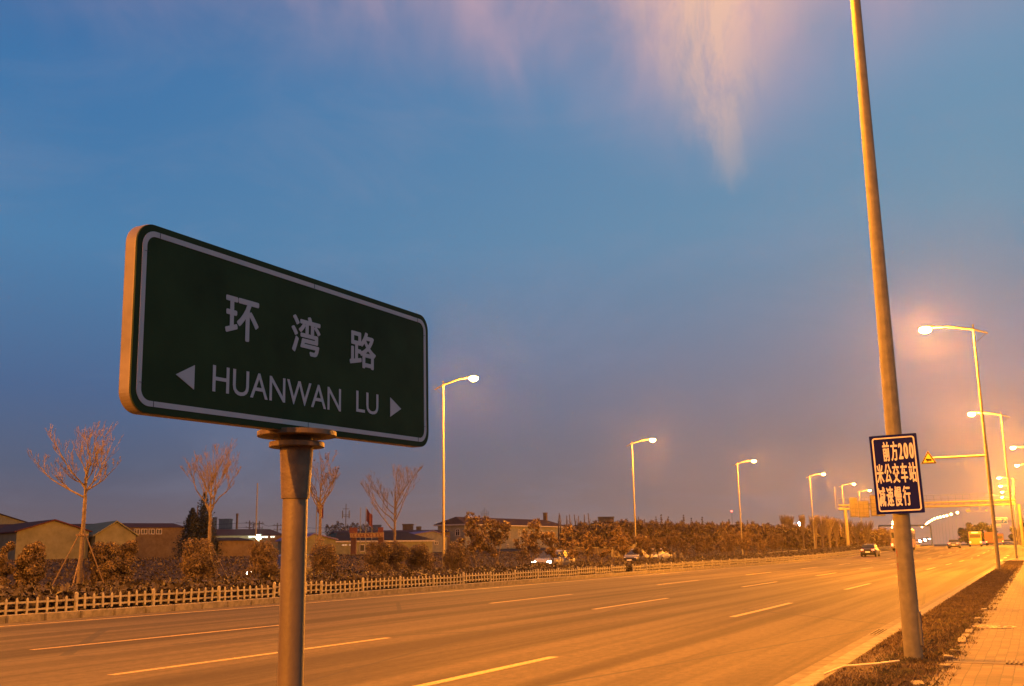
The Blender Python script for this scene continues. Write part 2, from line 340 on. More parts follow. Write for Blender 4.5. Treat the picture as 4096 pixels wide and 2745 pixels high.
m1 = MB(); strip(m1, -2.18, -1.1, [y for y in YS if y <= 92], .105); struct('verge_soil', m1, SOIL)
m1 = MB(); strip(m1, -1.12, 3.2, [y for y in YS if y <= 92], .12); strip(m1, lambda y: max(xe(y)+.3, -2.17), 5.5, [y for y in YS if 92 <= y <= 250], .12); struct('pavement', m1, PAVER)
m1 = MB(); strip(m1, lambda y: lbow(y, -30.3), lambda y: lbow(y, -21.75), YS, .12); struct('median_soil', m1, SOIL)
# road markings
m1 = MB()
def dash(x, ys, w=.15, z=.004):
    for a, b in ys: 
        n = max(2, int((b-a)/3)); yy = [a+(b-a)*i/n for i in range(n+1)]; strip(m1, lambda y: lbow(y, x)-w/2, lambda y: lbow(y, x)+w/2, yy, z)
dash(-6.1, [(8.2+15*i-.3, 14.2+15*i-.3) for i in range(-2, 27)])
dash(-10.25, [(10.0+15*i, 16.0+15*i) for i in range(-2, 27)])
dash(-14.4, [(12.2+15*i, 18.2+15*i) for i in range(-2, 27)])
dash(-20.3, [(YS[i], YS[i+1]) for i in range(0, len(YS)-1)], .18)
dash(-33.4, [(12.2+15*i, 18.2+15*i) for i in range(-2, 20)])
dash(-3.0, [(YS[i], YS[i+1]) for i in range(16, 19)], .3)
struct('lane_markings', m1, PAINT)
# ---------------------------------------------------------------- grass on the verge
def grass(name, n, xr, yr, h, m, zb, patch=None):
    y = yr[0]+(yr[1]-yr[0])*rng.random(n)**1.9; x = xr[0]+(xr[1]-xr[0])*rng.random(n)
    edge = .06*np.sin(y*3.1)+.08*np.sin(y*7.7+1)+.05*np.sin(y*17)+rng.normal(scale=.05, size=n)
    x = np.where(x > xr[1]-.12, x+edge*1.4, x); keep = x < xr[1]+.22; x, y = x[keep], y[keep]
    # sparse worn patch in front of the lamp post
    p = np.exp(-(((x+1.9)/.45)**2+((y-13.4)/2.2)**2)); keep = rng.random(len(x)) > p*.75; x, y = x[keep], y[keep]; n = len(x)
    a = rng.random(n)*6.283; hh = h*(.35+.9*rng.random(n)**1.5)*(1-.55*np.exp(-(((x+1.95)/.4)**2+((y-13.3)/2.0)**2))); w = .0016+.0016*rng.random(n)*(1+y/25)
    w = w*(1+y/40); lean = hh*(.2+.9*rng.random(n)); la = rng.random(n)*6.283
    B = np.stack([x, y, np.full(n, zb)], 1); dx = np.stack([np.cos(a)*w, np.sin(a)*w, 0*w], 1)
    M_ = B+np.stack([np.cos(la)*lean*.35, np.sin(la)*lean*.35, hh*.6], 1); T = B+np.stack([np.cos(la)*lean, np.sin(la)*lean, hh*.92], 1)
    V = np.stack([B-dx, B+dx, M_+dx*.7, T, M_-dx*.7], 1).reshape(-1, 3)
    me = bpy.data.meshes.new(name); me.vertices.add(5*n); me.vertices.foreach_set('co', V.ravel()); me.loops.add(5*n); me.loops.foreach_set('vertex_index', np.arange(5*n))
    me.polygons.add(n); me.polygons.foreach_set('loop_start', np.arange(n)*5); me.polygons.foreach_set('loop_total', np.full(n, 5)); me.update(); me.validate()
    me.materials.append(m); o = bpy.data.objects.new(name, me); COL.objects.link(o); o['kind'] = 'stuff'; return o
grass('grass', 210000, (-2.15, -1.12), (1.0, 92), .06, GRASSM, .1)
random.seed(12); BT = []
for i in range(230):
    cx_ = random.uniform(-1.8, -1.02); cyy = random.uniform(10.3, 24)**1.0; nb = random.randint(8, 26); hh_ = random.uniform(.035, .085)
    for k in range(nb): a = random.random()*6.28; BT.append((cx_+random.gauss(0, .05), cyy+random.gauss(0, .09), a, hh_*random.uniform(.6, 1.1), random.uniform(.2, .9)))
g_ = MB()
for x, y, a, h, ln_ in BT:
    w = .0017; dx, dy = -math.sin(a)*w, math.cos(a)*w; ox, oy = math.cos(a)*h*ln_, math.sin(a)*h*ln_; g_.add([(x-dx, y-dy, .1), (x+dx, y+dy, .1), (x+ox*.4+dx*.7, y+oy*.4+dy*.7, .1+h*.65), (x+ox, y+oy, .1+h*.9), (x+ox*.4-dx*.7, y+oy*.4-dy*.7, .1+h*.65)], [(0, 1, 2, 3, 4)])
struct('grass_tufts', g_, leafmat('green_grass', (.10, .09, .035)), 'stuff')
# hedge in the median: countless leaves, low and rough
def hedge(name, label, n, xr, ys, h, leaf, size):
    y = ys[0]+(ys[1]-ys[0])*rng.random(n)**1.6; x = xr[0]+(xr[1]-xr[0])*rng.random(n)
    top = h*(.8+.25*np.sin(x*2.3+y*.9)+.2*np.sin(y*2.1)*np.sin(x*5)+.15*rng.random(n)); side = rng.random(n) < .3
    x = np.where(side, xr[1]-.25*rng.random(n), x); z = .12+np.where(side, top*rng.random(n), top*(.72+.28*rng.random(n)))
    x = x-np.maximum(0, 26-y)**1.5*.018*(np.abs(x)/20)+np.vectorize(rx)(y); P = np.stack([x, y, z+np.vectorize(rz)(y)], 1)
    o = leaves_np(name, P, np.tile((0, 0, 1.), (n, 1)), size, leaf); 
    o.data.materials[0] = leaf; return o
hd = hedge('hedge', '', 70000, (-29.6, -22.5), (8, 190), .48, LEAF_HEDGE, .11); tag(hd, 'low rough brown hedge filling the strip behind the picket fence', 'hedge')
n = 60000; by = 25+190*rng.random(n)**1.3; bx = -37.0-26*rng.random(n)-np.maximum(0, 60-by)*.0
bz = np.array([gz(a, b) for a, b in zip(bx, by)])+.04+.14*rng.random(n)**2; bx2 = bx+np.array([rx(b) for b in by])
bg_ = leaves_np('roadside_scrub', np.stack([bx2, by, bz], 1), np.tile((0, 0, 1.), (n, 1)), .10, leafmat('scrub', (.042, .03, .015))); bg_['kind'] = 'stuff'
# ---------------------------------------------------------------- street lamps
def make_lamp(arm_dir, near=False, lit=True):
    H = 13.2; n = 24 if near else 10; r = empty('street_lamp', (0, 0, 0), '', 'street lamp', 'street lamps along the road')
    b = MB()
    b.tube([(0, 0, .0), (0, 0, 3), (0, 0, H-.1)], [.112, .098, .045], n); b.tube([(0, 0, H-.1), (0, 0, H+.28)], .05, n)
    b.build('pole', GALV, r, smooth=True)
    d = arm_dir; a = MB(); pts = [(-d*.72, 0, H-.3), (0, 0, H), (d*1.3, 0, H+.3), (d*2.2, 0, H+.36)]
    a.tube(pts, [.05, .06, .055, .045], 8); a.build('arm', GALVD, r, smooth=True)
    a = MB(); a.tube([(-d*.62, 0, H-.3), (-d*.04, 0, H-.78)], .018, 6); a.build('brace', GALVD, r)
    hd = MB(); x0 = d*2.0; x1 = d*2.85
    P = [(0, -.04), (.25, -.08), (.85, -.05), (.9, 0), (.75, .08), (.3, .11), (0, .05)]
    hd.prism([(d*p[0], p[1]) for p in P], (x0, -.13, H+.38), (1, 0, 0), (0, 0, 1), (0, 1, 0), .26); h = hd.build('lamp_head', GALVD, r, bevel=.015)
    ln = MB(); ln.tube([(d*2.5, 0, H+.36), (d*2.5, 0, H+.24), (d*2.5, 0, H+.13), (d*2.5, 0, H+.05)], [.30, .34, .27, .08], 18)
    lm = emat('lamp_glass', (1, .62, .2), 60) if lit else GALVD
    ln.build('lens', lm, h, smooth=True)
    if near:
        q = MB(); q.prism(rrect(.1, .42, .02, cx=0, cy=.33), (.0, 0, .05), (0, 1, 0), (0, 0, 1), (1, 0, 0), .125); q.build('access_door', GALVD, r, bevel=.004)
    return r
proto = {('R', 1): make_lamp(-1, True), ('R', 0): make_lamp(-1), ('L', 0): make_lamp(1)}
pos = []
NR = {15: 'tall galvanised lamp post carrying the blue notice on the grass verge', 62: 'galvanised street lamp beside the camera warning sign, second on the right', 106: 'galvanised street lamp at the far end of the grass verge, third on the right'}
rightL = [(-1.5, -78), (-1.5, -32.5), (-1.5, 14.0), (-1.95, 62), (-1.75, 106), (1.0, 152), (.9, 194), (-2.9, 230), (-3.6, 264), (-4.1, 296), (-5.0, 330), (-6.3, 395)]
leftL = [(-37.6, -78), (-37.6, -32.5), (-37.3, 17.0), (-37.1, 63.2), (-40.2, 111), (-38.6, 152), (-36, 194), (-36.2, 231), (-37.2, 262)]
ordn = ['nearest', 'second', 'third', 'fourth', 'fifth', 'sixth', 'seventh', 'eighth', 'ninth', 'tenth', 'eleventh', 'twelfth']
used = set(); first = {}
def lamp_light(x, y, z, w=1.0):
    li = bpy.data.lights.new('lamp_light', 'POINT'); li.color = SODIUM; li.energy = LAMP_W*w; li.shadow_soft_size = .17
    return li
def put_lamp(side, x, y, label, lit=True, near=0):
    key = (side, near); p = proto[key]; d = -1 if side == 'R' else 1
    if key in used: o = copy_tree(p)
    else: o = p; used.add(key)
    z = rz(y)+.1; o.location = (x, y, z); o['label'] = label
    h = [k for k in kids(o) if k.name.startswith('lamp_head')][0]
    li = bpy.data.objects.new('lamp_light', lamp_light(0, 0, 0, 1.3 if side == 'R' else .55)); COL.objects.link(li); li.parent = h; li.location = (d*2.5, 0, 13.2-.2)
    li['kind'] = 'light'
    return o
for i, (x, y) in enumerate(rightL):
    if y == 14.0: lab = 'tall galvanised lamp post on the grass verge carrying the blue notice board'
    elif y < 0: lab = 'lit street lamp behind the viewer on the near verge, number %s back' % ('two' if i == 0 else 'one')
    elif y == 62: lab = 'lit street lamp rising from the verge just beside the camera warning post'
    elif y == 106: lab = 'lit street lamp standing in the paving just past the end of the grass'
    else: lab = '%s lit lamp of the right-hand row counted from the notice board post' % ordn[i-2]
    put_lamp('R', x, y, lab, near=1 if y == 14.0 else 0)
for i, (x, y) in enumerate(leftL):
    lab = ('%s lit lamp of the left-hand row in view, counted from the green street sign' % ordn[i-3]) if i >= 3 else 'lit street lamp of the left-hand row, out of view, %s before the first one seen' % ['third', 'second', 'first'][i]
    put_lamp('L', x, y, lab)
# the chain of tiny lamps where the road bends away: (px, py) seen at a 13 m height
chain = [(3830, 2051), (3805, 2058), (3788, 2063), (3775, 2066), (3762, 2069), (3750, 2072), (3738, 2076), (3728, 2081), (3718, 2087), (3711, 2092), (3705, 2097), (3697, 2103), (3688, 2109)]
chain2 = [(3590, 2063), (3584, 2071), (3577, 2080), (3572, 2088), (3570, 2097), (3568, 2110), (3559, 2128), (3562, 2137)]
def far_lamp_proto():
    r = empty('distant_lamp', (0, 0, 0), '', 'street lamp', 'distant lamps on the bend')
    b = MB(); b.tube([(0, 0, -1), (0, 0, 12.6)], [.07, .04], 6); b.build('pole', GALV, r)
    b = MB(); b.tube([(0, 0, 12.5), (-1.6, 0, 12.8)], .06, 6); b.build('arm', GALVD, r)
    b = MB(); b.tube([(-1.3, 0, 12.78), (-1.6, 0, 12.62), (-2.0, 0, 12.78)], [.2, .45, .2], 8); b.build('lens', emat('distant_glass', (1, .55, .16), 55), r, smooth=True)
    return r
fl = far_lamp_proto()
for j, (ch, nm, h0) in enumerate(((chain, 'long row climbing rightwards', 11.5), (chain2, 'short steep row left of the notice post', 11.5))):
    for i, (px, py) in enumerate(ch):
        o = fl if (i == 0 and j == 0) else copy_tree(fl); v = ray(px, py); t = h0/v.z
        p = Vector((0, 0, CH))+v*t; o.location = (p.x+1.6, p.y, p.z-12.62); o['label'] = '%s tiny lamp from the %s, %s' % (['nearest', 'second', 'third', 'fourth', 'fifth', 'sixth', 'seventh', 'eighth', 'ninth', 'tenth', 'eleventh', 'twelfth', 'farthest'][i], 'right' if j == 0 else 'top', nm)
# ---------------------------------------------------------------- green street name sign
XS = -1.8; Y0, Y1, Z0, Z1 = 1.664, 2.966, 1.832, 2.284; TH = .038
GREEN = mat('sign_green', (.034, .056, .018), .6, 0, .25, 5, .04, 200, spec=.08); SILV = mat('sign_edge', (.21, .17, .11), .5, .1, .25, 12, .1, 60); REFL = mat('sign_white', (.62, .55, .50), .55, 0, .05, 12, .05, 300, spec=.3)
sg = empty('street_name_sign', (-1.83, 2.305, .1), 'green street name sign with white Chinese and HUANWAN LU lettering on a grey post', 'street sign')
OFF = Vector((1.83, -2.305, -.1)); YC, ZC, SW, SH = (Y0+Y1)/2, (Z0+Z1)/2, Y1-Y0, Z1-Z0
def rel(v): return Vector(v)+OFF
uy, uz, nxp = (0, 1, 0), (0, 0, 1), (1, 0, 0)
b = MB(); b.prism(rrect(SW, SH, .052, 10, YC, ZC), rel((XS-TH, 0, 0)), uy, uz, nxp, TH-.004); board = b.build('sign_board', SILV, sg, bevel=.003)
SEAM = mat('seam', (.05, .045, .04), .8); b = MB()
for yy, zz, ww, hh in ((Y0+.031, Z1-.07, .014, .0008), (Y0+.031, Z0+.07, .014, .0008), (Y1-.031, Z1-.07, .014, .0008), (Y1-.031, Z0+.07, .014, .0008), (Y0+.07, Z1-.0235, .0008, .013), (Y0+.07, Z0+.0235, .0008, .013), (Y1-.07, Z1-.0235, .0008, .013), (Y1-.07, Z0+.0235, .0008, .013), (2.33, Z1-.0235, .0008, .013), (2.31, Z0+.0235, .0008, .013)): b.box(tuple(rel((XS+.0016, yy, zz))), (.0012, ww, hh))
b.build('seams', SEAM, board)
b = MB(); b.prism(rrect(SW-.002, SH-.002, .051, 10, YC, ZC), rel((XS-.0035, 0, 0)), uy, uz, nxp, .0035); face = b.build('face_panel', GREEN, board)
b = MB(); bo = .017; b.ring(rrect(SW-2*bo, SH-2*bo, .04, 10, YC, ZC), rrect(SW-2*bo-.028, SH-2*bo-.026, .027, 10, YC, ZC), rel((XS, 0, 0)), uy, uz, nxp, .0012); b.build('border', REFL, board)
o0 = rel((XS, 0, 0))
for s, rc in (('环', (1.964, 2.052, 2.092, 2.164)), ('湾', (2.229, 2.052, 2.361, 2.165)), ('路', (2.506, 2.053, 2.646, 2.167))):
    text_mesh('lettering', s, REFL, board, rc, o0, uy, uz, nxp, fat=.0026, depth=.0018)
text_mesh('lettering', 'HUANWAN', REFL, board, (1.925, 1.9065, 2.464, 1.9745), o0, uy, uz, nxp, bold=.004, depth=.0014)
text_mesh('lettering', 'LU', REFL, board, (2.5415, 1.9145, 2.661, 1.9795), o0, uy, uz, nxp, bold=.004, depth=.0014)
for P in ([(1.8014, 1.934), (1.8625, 1.904), (1.8625, 1.9645)], [(2.7925, 1.9475), (2.729, 1.9785), (2.729, 1.9165)]):
    b = MB(); b.prism(P, o0, uy, uz, nxp, .0014); b.build('arrow', REFL, board)
th_ = R(1.0); board.rotation_euler.x = th_; yc_, zc_ = ZC-.1, YC-2.345   # the board hangs one degree out of level
yc_, zc_ = YC-2.305, ZC-.1; board.location = (0, yc_-(yc_*math.cos(th_)-zc_*math.sin(th_)), zc_-(yc_*math.sin(th_)+zc_*math.cos(th_)))
b = MB(); b.tube([(0, 0, -.15), (0, 0, 1.56)], .0345, 32); b.build('post', mat('post_paint', (.16, .12, .055), .55, .1, .2, 8, .15, 90), sg, smooth=True)
PZ = Z0-.1
b = MB(); b.tube([(0, 0, 1.550), (0, 0, 1.692)], [.039, .0465], 32); b.build('sleeve', mat('sleeve_paint', (.15, .11, .055), .6, .1, .3, 25, .25, 120), sg, smooth=True)
b = MB(); b.tube([(0, 0, 1.692), (0, 0, 1.707)], .0765, 40); b.build('lower_flange', mat('sleeve_paint', (.3,)*3), sg, smooth=True, bevel=.002)
b = MB(); b.tube([(0, 0, 1.707), (0, 0, 1.722)], .045, 24); b.build('spacer', mat('sleeve_paint', (.3,)*3), sg, smooth=True)
b = MB(); b.tube([(0, 0, 1.722), (0, 0, 1.737)], .11, 48); b.build('upper_flange', mat('sleeve_paint', (.3,)*3), sg, smooth=True, bevel=.002)
# ---------------------------------------------------------------- blue notice board on the near lamp post
NAVY = mat('navy_panel', (.006, .008, .10), .8, 0, .15, 3, spec=.08); YEL = mat('notice_lettering', (.85, .78, .55), .5, 0, .05, 8)
yb = 13.86; k = yb/15.05
nb = empty('notice_board', (-1.5, yb, 2.2), 'navy notice board with pale Chinese lettering strapped to the near lamp post', 'notice board')
cz = CH
BL = (-1.934*k, (1.912-cz)*k+cz); TR = (-1.289*k, (3.001-cz)*k+cz); TL = (-1.909*k, (2.977-cz)*k+cz); BR = (-1.313*k, (1.909-cz)*k+cz)
x0 = (BL[0]+TL[0])/2; x1 = (BR[0]+TR[0])/2; zb0 = (BL[1]+BR[1])/2; zb1 = (TL[1]+TR[1])/2
BW, BH = x1-x0, zb1-zb0; ON = Vector((x0+1.5, 0, zb0-2.2)); tilt = R(1.1)
U = Vector((math.cos(tilt), 0, math.sin(tilt))); Vv = Vector((-math.sin(tilt), 0, math.cos(tilt))); NN = Vector((0, -1, 0))
b = MB(); b.prism(rrect(BW, BH, .008, 3, BW/2, BH/2), ON, U, Vv, NN, .02); pn = b.build('panel', NAVY, nb)
OF = ON+NN*.02
b = MB(); e = .03; b.ring(rrect(BW-2*e, BH-2*e, .035, 6, BW/2, BH/2), rrect(BW-2*e-.034, BH-2*e-.034, .02, 6, BW/2, BH/2), OF, U, Vv, NN, .001); b.build('border', YEL, pn)
# glyph boxes as fractions of the panel (left, bottom, right, top)
def G(s, a0, b0, a1, b1, fat=.0042): text_mesh('lettering', s, YEL, pn, (a0*BW, b0*BH, a1*BW, b1*BH), OF, U, Vv, NN, fat=fat, depth=.004)
for s, a0, a1 in (('前', .26, .405), ('方', .43, .575)): G(s, a0, .665, a1, .915)
for s, a0, a1 in (('2', .59, .685), ('0', .70, .795), ('0', .815, .91)): G(s, a0, .68, a1, .885, .006)
for s, a0, a1 in (('米', .085, .235), ('公', .25, .40), ('交', .42, .565), ('车', .59, .735), ('站', .76, .915)): G(s, a0, .385, a1, .635)
for s, a0, a1 in (('减', .075, .225), ('速', .245, .39), ('慢', .41, .565), ('行', .585, .745)): G(s, a0, .095, a1, .345)
for zz in (2.15, 2.75):
    b = MB(); b.tube([(0, .14, zz-2.2), (0, .14, zz-2.16)], .112, 24); b.build('clamp', GALVD, nb, smooth=True)
# graffiti marks, cabinet label bits on the post are part of its paint; red scrawl
sc = [(s, 1.35-i*.17) for i, s in enumerate('修磁卡')]
lp = [o for o in COL.objects if o.get('label', '').startswith('tall galvanised')][0]
RED = mat('red_scrawl', (.32, .03, .03), .7)
for s, zz in sc:
    text_mesh('red_scrawl', s, RED, lp, (-.09, zz-.1, -.035, zz), (0, -.108, 0), (1, -.45, 0), (0, 0, 1), (0, -1, 0), depth=.001)
# ---------------------------------------------------------------- camera warning sign on its arm
ws = empty('camera_warning_sign', (-2.0, 63.6, .1), 'grey post with a long arm holding a yellow triangular camera warning sign', 'warning sign')
b = MB(); b.tube([(0, 0, 0), (0, 0, 6.75)], [.11, .10], 12); b.tube([(0, 0, 0), (0, 0, .04)], .2, 12); b.build('post', GALV, ws, smooth=True)
b = MB(); b.tube([(0, 0, 6.25), (-2.9, 0, 6.25)], [.07, .05], 10); b.build('arm', GALV, ws, smooth=True)
T = [(-3.05-.43, 5.93), (-3.05+.43, 5.93), (-3.05, 6.68)]
def shrink(P, k): cx = sum(p[0] for p in P)/len(P); cz_ = sum(p[1] for p in P)/len(P); return [((p[0]-cx)*k+cx, (p[1]-cz_)*k+cz_) for p in P]
YW = mat('warning_yellow', (.30, .21, .02), .6, var=.05, spec=.2); BLK = mat('black_paint', (.008, .007, .007), .9, spec=.05)
b = MB(); b.prism(T, (0, -.08, 0), (1, 0, 0), (0, 0, 1), (0, -1, 0), .02); tr_ = b.build('triangle_panel', YW, ws)
b = MB(); b.ring(shrink(T, .95), shrink(T, .70), (0, -.1, 0), (1, 0, 0), (0, 0, 1), (0, -1, 0), .004); b.build('border', BLK, tr_)
b = MB(); b.prism([(-3.2, 6.12), (-2.95, 6.08), (-2.88, 6.1), (-2.88, 6.2), (-3.2, 6.24)], (0, -.1, 0), (1, 0, 0), (0, 0, 1), (0, -1, 0), .004); b.prism([(-3.14, 6.05), (-3.06, 6.05), (-3.06, 6.1), (-3.14, 6.1)], (0, -.1, 0), (1, 0, 0), (0, 0, 1), (0, -1, 0), .004); b.build('camera_symbol', BLK, tr_)
# ---------------------------------------------------------------- small things by the kerb
dg = empty('drain_grate', (-2.61, 19.4, .0), 'black slotted drain grate set in the gutter by the kerb', 'drain grate')
b = MB(); b.box((0, 0, .014), (.2, 1.3, .008)); b.build('frame', CONC, dg)
b = MB()
for i in range(3):
    for j in range(6): b.box((-.06+.06*i, -.5+.2*j, .0195), (.038, .12, .003))
b.build('slots', BLK, dg)
tdr = empty('channel_drain', (-.1, 13.75, .12), 'narrow dark channel drain crossing the paving, with a slotted cover', 'drain')
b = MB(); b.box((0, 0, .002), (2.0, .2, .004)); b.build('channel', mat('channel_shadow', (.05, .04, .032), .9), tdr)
b = MB()
for i in range(26): b.box((-.35+.05*i, .06, .012), (.024, .3, .016))
b.build('cover_slats', CONC2, tdr)
mh = empty('manhole_cover', (-.8, 19.6, .12), 'round patterned manhole cover set level in the brick paving', 'manhole cover')
b = MB(); b.tube([(0, 0, -.02), (0, 0, .008)], .36, 40); b.build('lid', mat('manhole_lid', (.16, .12, .09), .7, .2, .5, 18, 1, 60), mh)
b = MB()
for q in range(24):
    a = 2*math.pi*q/24; b.box((.26*math.cos(a), .26*math.sin(a), .010), (.07, .03, .006), a)
for q in range(10):
    a = 2*math.pi*q/10; b.box((.13*math.cos(a), .13*math.sin(a), .010), (.07, .03, .006), a)
b.build('tread', mat('manhole_lid', (.1,)*3), mh)
b = MB(); b.tube([(-2.33, 12.57, .06), (-2.1, 12.62, .15), (-1.95, 12.62, .165), (-1.75, 12.72, .18), (-1.54, 12.9, .2)], [.012, .013, .013, .012, .010], 8)
tag(b.build('bamboo_stick', mat('pale_stick', (.5, .42, .26), .6), smooth=True), 'pale dry stick lying across the kerb and grass', 'stick')
for i, (x, y, a, l) in enumerate([(-1.2, 11.4, .2, .26), (-1.28, 10.95, -.4, .16), (-1.08, 13.15, .5, .12), (-1.12, 14.2, .1, .2), (-1.1, 15.0, -.2, .1), (-1.1, 16.6, .05, .55), (-1.1, 17.4, .02, .4), (-1.1, 18.3, 0, .35), (-1.12, 21.5, 0, .4), (-1.13, 24.5, 0, .4)]):
    b = MB(); bmv = rrect(.11, l, .03, 3); b.prism(bmv, (0, 0, 0), (1, 0, 0), (0, 1, 0), (0, 0, 1), .05)
    o = b.build('edging_stone', CONC2, bevel=.008); o.location = (x, y, .1); o.rotation_euler = (R(random.uniform(-4, 4)), R(random.uniform(-5, 5)), a)
    tag(o, '%s pale edging stone from the camera along the grass edge' % ['nearest', 'second', 'third', 'fourth', 'fifth', 'sixth', 'seventh', 'eighth', 'ninth', 'tenth'][i], 'kerb stone', 'loose pale edging stones')
# ---------------------------------------------------------------- picket fence
def fence(y0, y1, label):
    f = empty('picket_fence', (-22.2, y0, .28), label, 'fence')
    y = y0; protoP = None; protoQ = None; L_ = 2.5
    while y < y1:
        x = lbow(y, -22.2)+rx(y); x2 = lbow(y+L_, -22.2)+rx(y+L_)
        if protoP is None:
            q = MB(); q.box((0, 0, .155), (.07, .07, .49)); q.box((0, 0, .42), (.07, .07, .04), 0, .4); protoQ = q.build('post', WHITEP, f)
            p = MB()
            for zz in (.09, .27): p.box((-.03, L_/2, zz), (.03, L_-.09, .05))
            for i in range(1, 9):
                yy = L_*i/9; h = .385*random.uniform(.96, 1.03); lean = random.uniform(-.012, .012)
                p.box((0, yy+lean, h/2-.02), (.025, .06, h-.04)); p.box((0, yy+lean, h-.015), (.025, .06, .05), 0, .35)
            protoP = p.build('picket_panel', WHITEP, f); a, c = protoQ, protoP
        else:
            a = protoQ.copy(); COL.objects.link(a); a.parent = f; c = protoP.copy(); COL.objects.link(c); c.parent = f
        loc = Vector((x+22.2, y-y0, rz(y)-.12+.02*math.sin(y))); a.location = loc; c.location = loc
        c.rotation_euler = (math.atan2(rz(y+L_)-rz(y), L_), R(random.uniform(-3, 3)), math.atan2(-(x2-x), L_))
        a.rotation_euler = (R(random.uniform(-2, 2)), R(random.uniform(-2, 2)), 0)
        y += L_
fence(12, 58, 'near run of low pale picket fence along the median kerb, left of its gap')
fence(60.6, 250, 'far run of low pale picket fence along the median, right of the gap')
# ---------------------------------------------------------------- trees and bushes in the median
def row(px, X=-29.5):
    th = math.atan((px-CX)/F); a = yaw-th; x = X; y = -x/math.tan(a)
    for _ in range(4): x = lbow(y, X); y = -x/math.tan(a)
    return x, y
def bare_tree(name, px, wpx, toppx, forkpx, label, stakes=True, seedv=1, lean=0, leafy=0, density=1):
    random.seed(seedv); x, y = row(px); d = (Vector((x, y, 0))-Vector((0, 0, CH))).dot(fw)
    top = at(px, toppx, d).z-.3; fork = at(px, forkpx, d).z-.3; half = wpx/2*d/F
    r = empty(name, (x, y, .12), label, 'tree', 'young bare trees in the median')
    tk = MB(); tk.tube([(0, 0, 0), (.02, 0, fork*.5), (lean*.3, .02, fork), (lean, 0, top*.62), (lean*1.3, 0, top*.8)], [.095, .075, .062, .035, .018], 10); tk.build('trunk', BARK, r, smooth=True)
    cr = MB(); tips = []
    def curve(p, q, n, sag, wob):
        out = []
        for i in range(n+1):
            t = i/n; m_ = p.lerp(q, t); m_.z -= sag*math.sin(math.pi*t); m_ += Vector((random.gauss(0, wob), random.gauss(0, wob), random.gauss(0, wob*.5)))*(0 < i); out.append(m_)
        return out
    def grow(p, d_, l, rd, lev):
        q = p+Vector((d_.x*l, d_.y*l, d_.z*l+l*(.1 if lev else 0))); n = 5 if lev < 2 else 3; pts = curve(p, q, n, l*.08, l*.022); cr.tube(pts, [max(rd*(1-.72*i/n), .0045) for i in range(n+1)], 6 if lev == 0 else 4, False); tips.append(pts[-1].copy())
        if lev >= 3: return
        k_ = [0, 6, 5, 2][lev+1] if lev < 2 else 2
        for j in range(int(k_*density+.5)):
            t = random.uniform(.3, .97); i = min(int(t*n), n-1); st = pts[i].lerp(pts[i+1], t*n-i); sd = Vector((random.gauss(0, 1), random.gauss(0, 1), 0)).normalized()
            nd = (d_*.8+sd*random.uniform(.35, .8)+Vector((0, 0, .45))).normalized(); ll = l*random.uniform(.32, .6)*(1.15-.4*t)
            if st.z+ll*nd.z < top*1.02: grow(st, nd, ll, max(rd*(1-.72*t)*.62, .005), lev+1)
    nb_ = 8
    for i in range(nb_):
        a = (yaw if i % 2 else yaw+math.pi)+random.gauss(0, .75); f = (i/(nb_-1))**.9; z0 = fork+(top*.66-fork)*f; z1 = top*random.uniform(.80, .97) if i % 3 else top*random.uniform(.72, .86)
        reach = half*(1.28-.55*f)*random.uniform(.7, 1.05); st = Vector((lean*f, 0, z0)); en = Vector((math.cos(a)*reach, math.sin(a)*reach, z1)); v_ = en-st; grow(st, v_.normalized(), v_.length*.95, .040*(1-.4*f), 0)
    grow(Vector((lean, 0, top*.6)), Vector((.05, 0, 1)), top*.36, .03, 0)
    cr.build('crown', BARK, r)
    if leafy:
        P = np.array([tuple(t) for t in random.sample(tips, min(len(tips), leafy))]); P = np.repeat(P, 3, 0)+rng.normal(scale=.05, size=(len(P)*3, 3)); leaves_np('leaves', P, np.tile((0, 0, 1.), (len(P), 1)), .055, LEAF_TREE, r)
    if stakes:
        for a in (.6, 2.2, 3.9, 5.3):
            s = MB(); hh = fork*.42 if a in (2.2, 5.3) else fork*.66
            s.tube([(math.cos(a)*1.05, math.sin(a)*1.05, -.05), (math.cos(a)*.06, math.sin(a)*.06, hh)], [.022, .018], 6); s.build('stake', STAKE, r)
        s = MB(); zz = fork*.62; [s.tube([(-.2, dy, zz), (.2, dy, zz)], .018, 6) for dy in (-.08, .08)]; [s.tube([(dx, -.2, zz+.03), (dx, .2, zz+.03)], .018, 6) for dx in (-.08, .08)]; s.build('tie_frame', STAKE, r)
    return r
bare_tree('bare_tree', 345, 330, 1665, 1965, 'largest bare young tree on the far left with four stakes round its trunk', seedv=3)
bare_tree('bare_tree', 845, 235, 1745, 2055, 'bare young tree beside the dark conifer, left of the green sign post', seedv=11)
bare_tree('bare_tree', 1280, 170, 1790, 2035, 'slim bare tree with a few leaves just right of the green sign post', seedv=5, leafy=60, density=.9)
bare_tree('bare_tree', 1575, 215, 1845, 2110, 'bare forked tree between the green sign and the first left lamp', seedv=9, density=.95)
